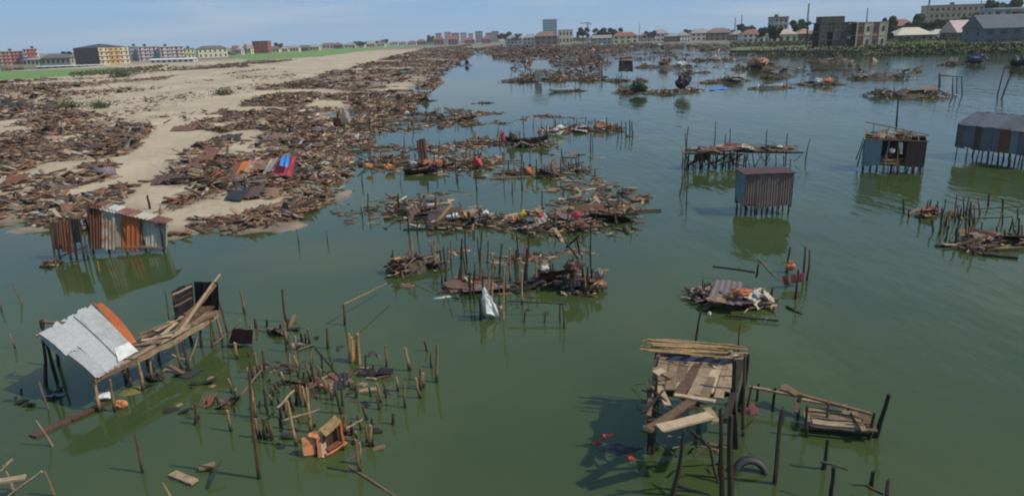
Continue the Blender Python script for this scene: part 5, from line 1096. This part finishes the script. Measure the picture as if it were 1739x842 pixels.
house('apartment_block', 'big cream and orange block with dark hip roof and side painted brown for shade', 122, 216, 75, 480, cream, storeys=4, bays=6, depth=27, yaw=R(60), width=20, side=brown, ww=.3, wh=.4, side_bays=0, bands=[(.0, .3, cream), (.34, .66, orange_), (.7, 1.0, cream)], group=GA, roof='hip', roof_c=(.05, .05, .06), roof_part=.18)
for x0, x1, lb in ((214, 234, 'narrow white block right of the hip roofed block'), (231, 273, 'white and pink block, first of two wide ones'), (268, 311, 'white and pink block, second of two wide ones')):
    house('apartment_block', lb, x0, x1, 80, 560, white_, storeys=4, bays=5, depth=10, yaw=R(32), ww=.3, wh=.4, side_bays=0, bands=[(.1, .3, pink), (.4, .6, pc('pale_lilac_paint', (.55, .48, .52))), (.72, .9, pink)], group=GA, roof_c=(.5, .47, .45))
house('low_house', 'yellow green house with dark side between the white blocks and the long cream house', 308, 330, 83, 600, yell, storeys=2, bays=3, depth=6, yaw=R(30), ww=.3, group=GA, roof_c=(.2, .19, .17))
house('low_house', 'long cream house with dark roof at the right of the left blocks', 333, 384, 78, 620, pc('pale_cream_paint', (.62, .60, .44)), storeys=2, bays=6, depth=10, yaw=R(30), ww=.3, group=GA, roof='hip', roof_c=(.13, .11, .1))
for x0, x1, yt, Yd, lb in ((66, 172, 111, 430, 'long low white shed roof before the big block'), (258, 332, 99, 470, 'long low pale shed roof before the white blocks')):
    house('shed', lb, x0, x1, yt, Yd, white_, storeys=1, bays=8, depth=6, roof='gable', roof_c=(.6, .6, .6), base=.6, cat='shed', side_bays=1)
GH = 'low houses along the far skyline'
rr_ = random.Random(12)
far_rows = [(395, 430, 78, 74, 8, 760, 4, 'left of the red block'), (458, 545, 79, 74, 20, 900, 5, 'behind the middle green strip'), (548, 660, 74, 70, 26, 1150, 6, 'at the right of the middle green strip'), (662, 738, 71, 64, 24, 1400, 5, 'left of the channel end')]
house('red_block', 'dark red block rising over the far left skyline', 431, 457, 71, 820, pc('dark_red_paint', (.30, .09, .07)), storeys=3, bays=4, depth=12, roof_c=(.12, .06, .06))
names_ = ['first', 'second', 'third', 'fourth', 'fifth', 'sixth', 'seventh', 'eighth', 'ninth', 'tenth']
for (x0, x1, ya, yb_, wd, Yd, n, lb) in far_rows:
    for k in range(n):
        xs = x0 + (x1 - x0) * k / n; yt = ya + (yb_ - ya) * k / n + rr_.uniform(-1.5, 1.5)
        house('low_house', 'small house %s, %s from the left' % (lb, names_[k]), xs, xs + (x1 - x0) / n * rr_.uniform(.65, 1.05), yt, Yd + rr_.uniform(-40, 40), rr_.choice((cream, white_, grey_, pink, brown)), storeys=1, bays=3, depth=10, roof=rr_.choice(('hip', 'gable')), roof_c=rr_.choice(((.22, .09, .07), (.18, .12, .1), (.3, .28, .27))), roof_part=.4, group=GH, side_bays=1)
for k in range(8):
    x0 = 738 + k * 14; house('far_block', 'hazy pinkish block in the row at the channel end, %s from the left' % names_[k], x0 + rr_.uniform(-2, 3), x0 + rr_.uniform(9, 14), 57 + rr_.uniform(-1.5, 2.5) - .3 * k, 1500 + rr_.uniform(-60, 120), rr_.choice((pink, pc('hazy_rose_paint', (.36, .27, .27)), grey_)), storeys=4, bays=4, depth=14, roof_c=(.25, .2, .2), group='blocks at the channel end', side_bays=1)
for k in range(4):
    x0 = 736 + k * 27; house('low_house', 'low dark red roofed house below the channel end blocks, %s from the left' % names_[k], x0 + rr_.uniform(-3, 3), x0 + rr_.uniform(14, 24), 61 + rr_.uniform(-.5, 3), 1250 + rr_.uniform(-80, 80), pc('rose_brown_paint', (.25, .14, .12)), storeys=1, bays=3, depth=12, roof='hip', roof_c=(.25, .08, .07), roof_part=.4, group=GH, side_bays=1)
house('office_tower', 'blue grey office tower on the middle skyline', 922, 945, 35, 1600, pc('tower_blue_paint', (.16, .25, .33)), storeys=9, bays=4, depth=24, roof_c=(.15, .22, .28), ww=.75, wh=.3)
mid = [(888, 914, 58, 900, grey_, 'hip'), (908, 946, 54, 850, brown, 'hip'), (948, 972, 52, 850, cream, 'flat'), (1040, 1082, 55, 760, yell, 'hip'), (1005, 1038, 60, 780, grey_, 'gable'), (1086, 1108, 56, 820, grey_, 'hip'), (1106, 1134, 50, 800, pink, 'hip'), (1130, 1152, 56, 700, brown, 'hip'), (1150, 1170, 54, 700, white_, 'hip'), (1172, 1206, 49, 760, pink, 'hip'), (1202, 1240, 48, 700, brown, 'hip'), (1240, 1262, 52, 640, brown, 'hip'), (1258, 1294, 50, 560, white_, 'hip'), (860, 886, 60, 1000, grey_, 'gable')]
for k, (x0, x1, yt, Yd, mt, rf) in enumerate(sorted(mid)):
    house('low_house', 'house on the middle skyline right of the channel, %s from the left' % (names_ + ['eleventh', 'twelfth', 'thirteenth', 'fourteenth'])[k], x0, x1, yt, Yd, mt, storeys=2, bays=4, depth=12, roof=rf, roof_c=rr_.choice(((.24, .09, .07), (.2, .13, .11), (.28, .25, .23))), roof_part=.35, group=GH, side_bays=1)
# right bank
house('grey_block', 'plain grey tower block behind the right bank trees', 1310, 1334, 31, 520, pc('dull_grey_paint', (.34, .33, .31)), storeys=4, bays=3, depth=12)
house('low_house', 'cream low house left of the dark unfinished building', 1306, 1350, 50, 420, cream, storeys=1, bays=4, depth=10, roof='hip', roof_c=(.4, .33, .25), roof_part=.3)
house('low_house', 'brown low house touching the dark unfinished building', 1350, 1380, 49, 420, brown, storeys=1, bays=3, depth=10, roof='hip', roof_c=(.3, .2, .16), roof_part=.3)
def frame_building(name, label, x0, x1, ytop, Yd, storeys, bays, infill, colm, depth=12, top=None):
    tl, tr2 = PY(x0, ytop, Yd), PY(x1, ytop, Yd); w = tr2.x - tl.x; base = .9; H = (tl.z + tr2.z) / 2 - base; c = Vector(((tl.x + tr2.x) / 2, Yd, base)); t = thing(name, c, label, 'building')
    sh = H / storeys; a = w / 2
    for s in range(storeys + 1): box('floor_slab', (c.x - a - .3, Yd - depth / 2 - .3, base + s * sh - .22), (c.x + a + .3, Yd + depth / 2 + .3, base + s * sh + .08), colm, t)
    for s in range(storeys):
        for k in range(bays + 1):
            x = c.x - a + w * k / bays
            for y in (Yd - depth / 2, Yd + depth / 2): box('column', (x - .25, y - .25, base + s * sh + .08), (x + .25, y + .25, base + (s + 1) * sh - .22), colm, t)
        for k in range(bays):
            xa, xb = c.x - a + w * k / bays + .25, c.x - a + w * (k + 1) / bays - .25; mt = infill[(s * bays + k) % len(infill)]
            if mt is None: continue
            z0, z1 = base + s * sh + .08, base + (s + 1) * sh - .22
            box('infill_wall', (xa, Yd - depth / 2 - .1, z0), (xb, Yd - depth / 2 + .12, z1), mt, t)
            o = bpy.data.objects.new('window', win_mesh((xb - xa) * .4, sh * .4)); link(o, t); o.location = (Vector(((xa + xb) / 2, Yd - depth / 2 - .12, (z0 + z1) / 2)) - c)
    box('inner_wall', (c.x - a + .3, Yd - .2, base), (c.x + a - .3, Yd + .2, base + H - .25), M['dark_concrete'], t)
    if top: p, q = PY(top[0], top[2], Yd), PY(top[1], top[2], Yd); box('stair_tower', (p.x, Yd - 3, base + H + .08), (q.x, Yd + 3, p.z), colm, t)
    return t
dk = M['dark_concrete']
frame_building('unfinished_building', 'dark unfinished concrete building with a stepped top on the right bank', 1383, 1440, 39, 335, 3, 5, [dk, None, dk, brown, dk, brown, None, brown, dk, None, brown, dk, brown], dk, 14, (1391, 1430, 29))
frame_building('unfinished_building', 'unfinished red and cream two storey building beside the dark one', 1446, 1496, 38, 330, 2, 4, [red_ if False else pc('raw_brick_red', (.26, .10, .07)), cream, pc('raw_brick_red', (.26, .10, .07)), cream], pc('pale_concrete', (.42, .36, .3)), 12)
house('low_house', 'house with a pale flat hip roof right of the unfinished buildings', 1514, 1578, 47, 360, pc('mid_grey_paint', (.25, .24, .23)), storeys=1, bays=5, depth=12, roof='hip', roof_c=(.5, .46, .36), roof_part=.42)  # walls in one even darker grey
house('low_house', 'white wall house between the pale roof and the pink shed roof', 1576, 1614, 50, 370, white_, storeys=1, bays=3, depth=8, roof='hip', roof_c=(.45, .4, .38), roof_part=.3)
house('low_house', 'dark brown house behind the pale hip roof', 1512, 1550, 33, 470, brown, storeys=2, bays=4, depth=10, roof='hip', roof_c=(.25, .1, .08), roof_part=.3)
house('long_block', 'long beige four storey block high on the right skyline', 1574, 1680, 11, 520, pc('beige_paint', (.50, .38, .25)), storeys=5, bays=12, depth=14, roof_c=(.3, .25, .2), yaw=R(-8))
house('shed', 'brown walled shed with a wide pale pink roof', 1614, 1684, 34, 345, pc('shed_brown_paint', (.22, .11, .09)), storeys=1, bays=5, depth=14, roof='gable', roof_c=(.5, .38, .35), roof_part=.5, cat='shed')
house('shed', 'large blue grey shed with a sloping roof at the right edge', 1656, 1790, 24, 300, pc('shed_grey_paint', (.14, .155, .18)), storeys=2, bays=6, depth=20, roof='gable', roof_c=(.10, .105, .12), roof_part=.42, cat='shed', yaw=R(-10))
house('low_house', 'pale grey house behind the blue grey shed', 1676, 1760, 16, 420, grey_, storeys=3, bays=5, depth=12, roof_c=(.4, .4, .4))
# sea wall along the right bank, panel by panel
t = thing('sea_wall', P(1350, 91), 'dark concrete sea wall in front of the right bank houses', 'wall')
wa, wb = P(1240, 92.5), P(1462, 94.5); nW = 22
for k in range(nW):
    p, q = wa.lerp(wb, k / nW), wa.lerp(wb, (k + .97) / nW); zz = 1.6 + rd.uniform(-.12, .12)
    V = [(p.x, p.y, -.8), (q.x, q.y, -.8), (q.x, q.y + .5, -.8), (p.x, p.y + .5, -.8), (p.x, p.y, zz), (q.x, q.y, zz), (q.x, q.y + .5, zz), (p.x, p.y + .5, zz)]
    mesh_obj('panel', V, [(3, 2, 1, 0), (4, 5, 6, 7), (0, 1, 5, 4), (1, 2, 6, 5), (2, 3, 7, 6), (3, 0, 4, 7)], dk, t)
t = thing('retaining_wall', P(1600, 91), 'low grey retaining wall below the green right bank', 'wall')
wa, wb = P(1462, 94.5), P(1790, 86)
for k in range(26):
    p, q = wa.lerp(wb, k / 26), wa.lerp(wb, (k + .97) / 26); zz = .95 + rd.uniform(-.1, .1)
    V = [(p.x, p.y, -.8), (q.x, q.y, -.8), (q.x, q.y + .5, -.8), (p.x, p.y + .5, -.8), (p.x, p.y, zz), (q.x, q.y, zz), (q.x, q.y + .5, zz), (p.x, p.y + .5, zz)]
    mesh_obj('panel', V, [(3, 2, 1, 0), (4, 5, 6, 7), (0, 1, 5, 4), (1, 2, 6, 5), (2, 3, 7, 6), (3, 0, 4, 7)], M['concrete'], t)
# tall grass tufts on the right bank
n = 9000; gp = scatter([(1470, 91), (1740, 87), (1740, 76), (1470, 80)], n, .40, .06, .06, 77); zg, _ = land_z(gp[:, 0], gp[:, 1])
hgt = rng.uniform(.4, 1.3, n); o = many_boxes('bank_grass', np.stack([gp[:, 0], gp[:, 1], zg + hgt * .45], 1), np.stack([rng.uniform(.3, .8, n), np.full(n, .03), hgt], 1), rots(rng.uniform(0, 3.14, n), rng.normal(0, .25, n), rng.normal(0, .25, n)), varied('bank_grass', [(0, (.07, .10, .025)), (.6, (.13, .17, .045)), (1, (.20, .19, .08))], per='island', bump=0)); tag(o, 'tall grass on the right bank', 'grass', kind='stuff')

# ------------------------------------------------------------------ trees
def tree_proto(seed):
    r_ = np.random.default_rng(seed); cl = [(0, 0, .68, .26)] + [(r_.uniform(-.42, .42), r_.uniform(-.42, .42), r_.uniform(.42, .92), r_.uniform(.08, .2)) for _ in range(16)]
    C = []; 
    for (x, y, z, s) in cl:
        k = int(3800 * s * s * 4); u = r_.normal(0, 1, (k, 3)); u /= np.linalg.norm(u, axis=1)[:, None]; u *= (r_.random(k) ** .45)[:, None]
        C.append(np.array((x, y, z)) + u * np.array((s, s, s * .72)))
    C = np.vstack(C); n = len(C)
    return C, np.stack([r_.uniform(.025, .06, n), r_.uniform(.02, .04, n), np.full(n, .002)], 1), rots(r_.uniform(0, 6.28, n), r_.normal(0, .8, n), r_.normal(0, .8, n))
protos = [many_boxes('crown', *tree_proto(90 + k), M['leaf']).data for k in range(3)]
for o in [o for o in bpy.data.objects if o.name.startswith('crown') and o.parent is None]: bpy.data.objects.remove(o)
def tree(x0, x1, ytop, Yd, label, base=.8):
    c = PY((x0 + x1) / 2, ytop, Yd); w = PY(x1, ytop, Yd).x - PY(x0, ytop, Yd).x; H = c.z - base; b0 = Vector((c.x, Yd, base))
    t = thing('broadleaf_tree', b0, label, 'tree', 'trees along the skyline')
    o = bpy.data.objects.new('crown', random.choice(protos)); link(o, t); o.scale = (w * .95, w * .95, H * .97); o.rotation_euler = (0, 0, random.uniform(0, 6.28))
    pole(b0 - Vector((0, 0, .5)), b0 + Vector((.2, 0, H * .6)), .03 * H, 'bark', t, 'trunk')
    for k in range(4): a_ = k * 1.7 + random.random(); pole(b0 + Vector((0, 0, H * .4)), b0 + Vector((math.cos(a_) * w * .25, math.sin(a_) * w * .25, H * .72)), .012 * H, 'bark', t, 'limb')
for a in ((1342, 1382, 32, 440, 'dark round tree left of the dark unfinished building'), (1488, 1520, 28, 400, 'dark tree right of the unfinished buildings'), (1500, 1524, 34, 420, 'smaller dark tree behind the pale hip roof'), (1546, 1580, 22, 440, 'grey green tree left of the long beige block'), (1566, 1606, 32, 400, 'dark spreading tree before the long beige block'),
          (1286, 1306, 46, 450, 'dark tree left of the cream low house'), (1436, 1450, 36, 400, 'narrow tree between the two unfinished buildings'), (1528, 1560, 36, 430, 'dark tree behind the pale hip roofed house'), (1600, 1626, 38, 420, 'dark tree left of the pink roofed shed'), (1634, 1668, 26, 440, 'broad tree behind the pink roofed shed'), (1096, 1116, 52, 760, 'dark tree among the middle skyline houses'), (1160, 1184, 50, 780, 'round tree behind the middle skyline houses'), (1216, 1246, 47, 720, 'broad tree left of the two thin masts'),
          (1300, 1330, 44, 400, 'low tree in front of the grey tower block'), (1376, 1398, 44, 360, 'bush tree at the left foot of the dark unfinished building'), (1494, 1516, 44, 350, 'low tree at the right foot of the red and cream building'), (1574, 1600, 44, 380, 'low tree behind the white wall house'), (1604, 1640, 30, 460, 'dark tree in front of the long beige block'), (1652, 1690, 20, 470, 'tree between the long beige block and the shed'), (1720, 1760, 12, 400, 'tree cut by the right edge behind the shed'),
          (1684, 1738, -4, 430, 'tall dark tree over the blue grey shed'), (1250, 1282, 40, 600, 'dark tree beside the two thin masts'), (978, 1002, 46, 780, 'dark tree under the crane'), (1006, 1034, 47, 790, 'dark tree right of the crane'), (1030, 1056, 47, 800, 'tree left of the yellow house'), (846, 872, 54, 1000, 'dark tree right of the channel end blocks'),
          (870, 892, 57, 1000, 'low tree left of the office tower'), (722, 738, 60, 1300, 'dark tree left of the channel end blocks'), (1296, 1312, 42, 520, 'small tree left of the grey tower block'), (100, 122, 87, 620, 'tree behind the low grey cream house'), (306, 318, 88, 600, 'small tree between the white blocks'), (372, 400, 88, 640, 'dark tree right of the long cream house'), (462, 480, 73, 900, 'tree right of the dark red block'), (600, 624, 70, 1100, 'tree on the far middle skyline'), (640, 664, 67, 1250, 'tree at the end of the green strip')): tree(*a)
def scrub(name, pts, n, h, label, seed, mat='leaf'):
    P3 = scatter(pts, n, .45, .02, .02, seed); x, y, f = P3.T; z, _ = land_z(x, y)
    hh = np.clip((f - .42) * 8, .1, 1) * h
    C = np.stack([x, y, z + hh * rng.random(n)], 1); D_ = np.stack([rng.uniform(.5, 1.4, n), rng.uniform(.3, .8, n), np.full(n, .03)], 1)
    tag(many_boxes(name, C, D_, rots(rng.uniform(0, 6.28, n), rng.normal(0, .8, n), rng.normal(0, .8, n)), M[mat]), label, kind='stuff')
scrub('scrub', [(860, 75.5), (1000, 74), (1236, 73), (1300, 72), (1300, 69), (1100, 69), (860, 72)], 9000, 4.5, 'dark scrub growing along the far right shore', 91)
scrub('reeds', [(1240, 86), (1400, 84), (1740, 78), (1740, 72), (1400, 76), (1240, 78)], 6000, 2.2, 'scrub and reeds on the right bank before the houses', 93, 'leaf_olive')
scrub('scrub', [(385, 93), (560, 80), (730, 71.5), (730, 70), (560, 77), (385, 88)], 5000, 4.0, 'dark scrub behind the middle green strip', 95)
scrub('bank_creepers', [(1240, 93.4), (1462, 95), (1740, 88.5), (1740, 86.5), (1462, 92.6), (1240, 91)], 5000, 1.9, 'creepers hanging over the walls of the right bank', 99, 'leaf_olive')
scrub('weeds', [(120, 137), (330, 119), (330, 112), (200, 122), (120, 130)], 900, .7, 'weeds on the edge of the left green strip', 97, 'leaf_olive')
# masts and crane
def mast(px, ytop, Yd, w, label, base=.8):
    p = PY(px, ytop, Yd); b0 = Vector((p.x, Yd, base)); H = p.z - base; t = thing('lattice_mast', b0, label, 'mast', 'thin masts on the skyline'); mt = pc('mast_grey_paint', (.25, .25, .27))
    for k in range(3):
        a_ = k * 2.094; u = Vector((math.cos(a_), math.sin(a_), 0)) * w
        V = []; 
        for z, s in ((0, 1.0), (H, .35)):
            for dx, dy in ((-.12, -.12), (.12, -.12), (.12, .12), (-.12, .12)): V.append(b0 + u * s + Vector((dx, dy, z)))
        mesh_obj('leg', V, [(3, 2, 1, 0), (4, 5, 6, 7), (0, 1, 5, 4), (1, 2, 6, 5), (2, 3, 7, 6), (3, 0, 4, 7)], mt, t)
    for i in range(int(H / 4)):
        z = i * 4 + 1; s = 1 - .65 * z / H
        for k in range(3): a0, a1 = k * 2.094, (k + 1) * 2.094; pole(b0 + Vector((math.cos(a0) * w * s, math.sin(a0) * w * s, z)), b0 + Vector((math.cos(a1) * w * s, math.sin(a1) * w * s, min(H, z + 4))), .08, 'grey_metal', t, 'brace')
for a in ((1374, 6, 460, .9, 'mast rising left of the dark unfinished building'), (1474, 14, 480, .5, 'thin mast above the unfinished red and cream building'), (1580, -8, 460, 1.0, 'mast at the left end of the long beige block'), (1667, 1, 540, .5, 'thin mast at the right end of the long beige block'), (1249, 30, 640, .7, 'left of two masts by the dark tree'), (1260, 26, 640, .7, 'right of two masts by the dark tree'), (1086, 40, 900, .6, 'single thin mast on the middle skyline')): mast(*a)
p = PY(998, 38, 900); b0 = Vector((p.x, 900, 1)); t = thing('tower_crane', b0, 'small tower crane right of the office tower', 'crane'); mt = pc('crane_grey_paint', (.28, .26, .25))
box('mast', (b0.x - .7, 899.3, 0), (b0.x + .7, 900.7, p.z), mt, t); q = PY(985, 38, 900); box('jib', (q.x, 899.5, p.z - 1.6), (b0.x + 3, 900.5, p.z - .6), mt, t); box('counterweight', (b0.x + 2.2, 899.2, p.z - 3.2), (b0.x + 4.4, 900.8, p.z - 1.65), mt, t)


# ------------------------------------------------------------------ thin humid air over the lagoon
hz = bpy.data.materials.new('humid_air'); hz.use_nodes = True; HN = hz.node_tree.nodes; HL = hz.node_tree.links
HN.remove(HN['Principled BSDF']); pv = HN.new('ShaderNodeVolumePrincipled'); pv.inputs['Color'].default_value = (.93, .96, 1.0, 1); pv.inputs['Density'].default_value = .00012; pv.inputs['Anisotropy'].default_value = .0
HL.new(pv.outputs[0], HN['Material Output'].inputs['Volume'])
o = box('haze', (-4200, -400, -2.6), (4200, 4300, 75), hz); tag(o, 'thin humid haze over the lagoon', kind='stuff')
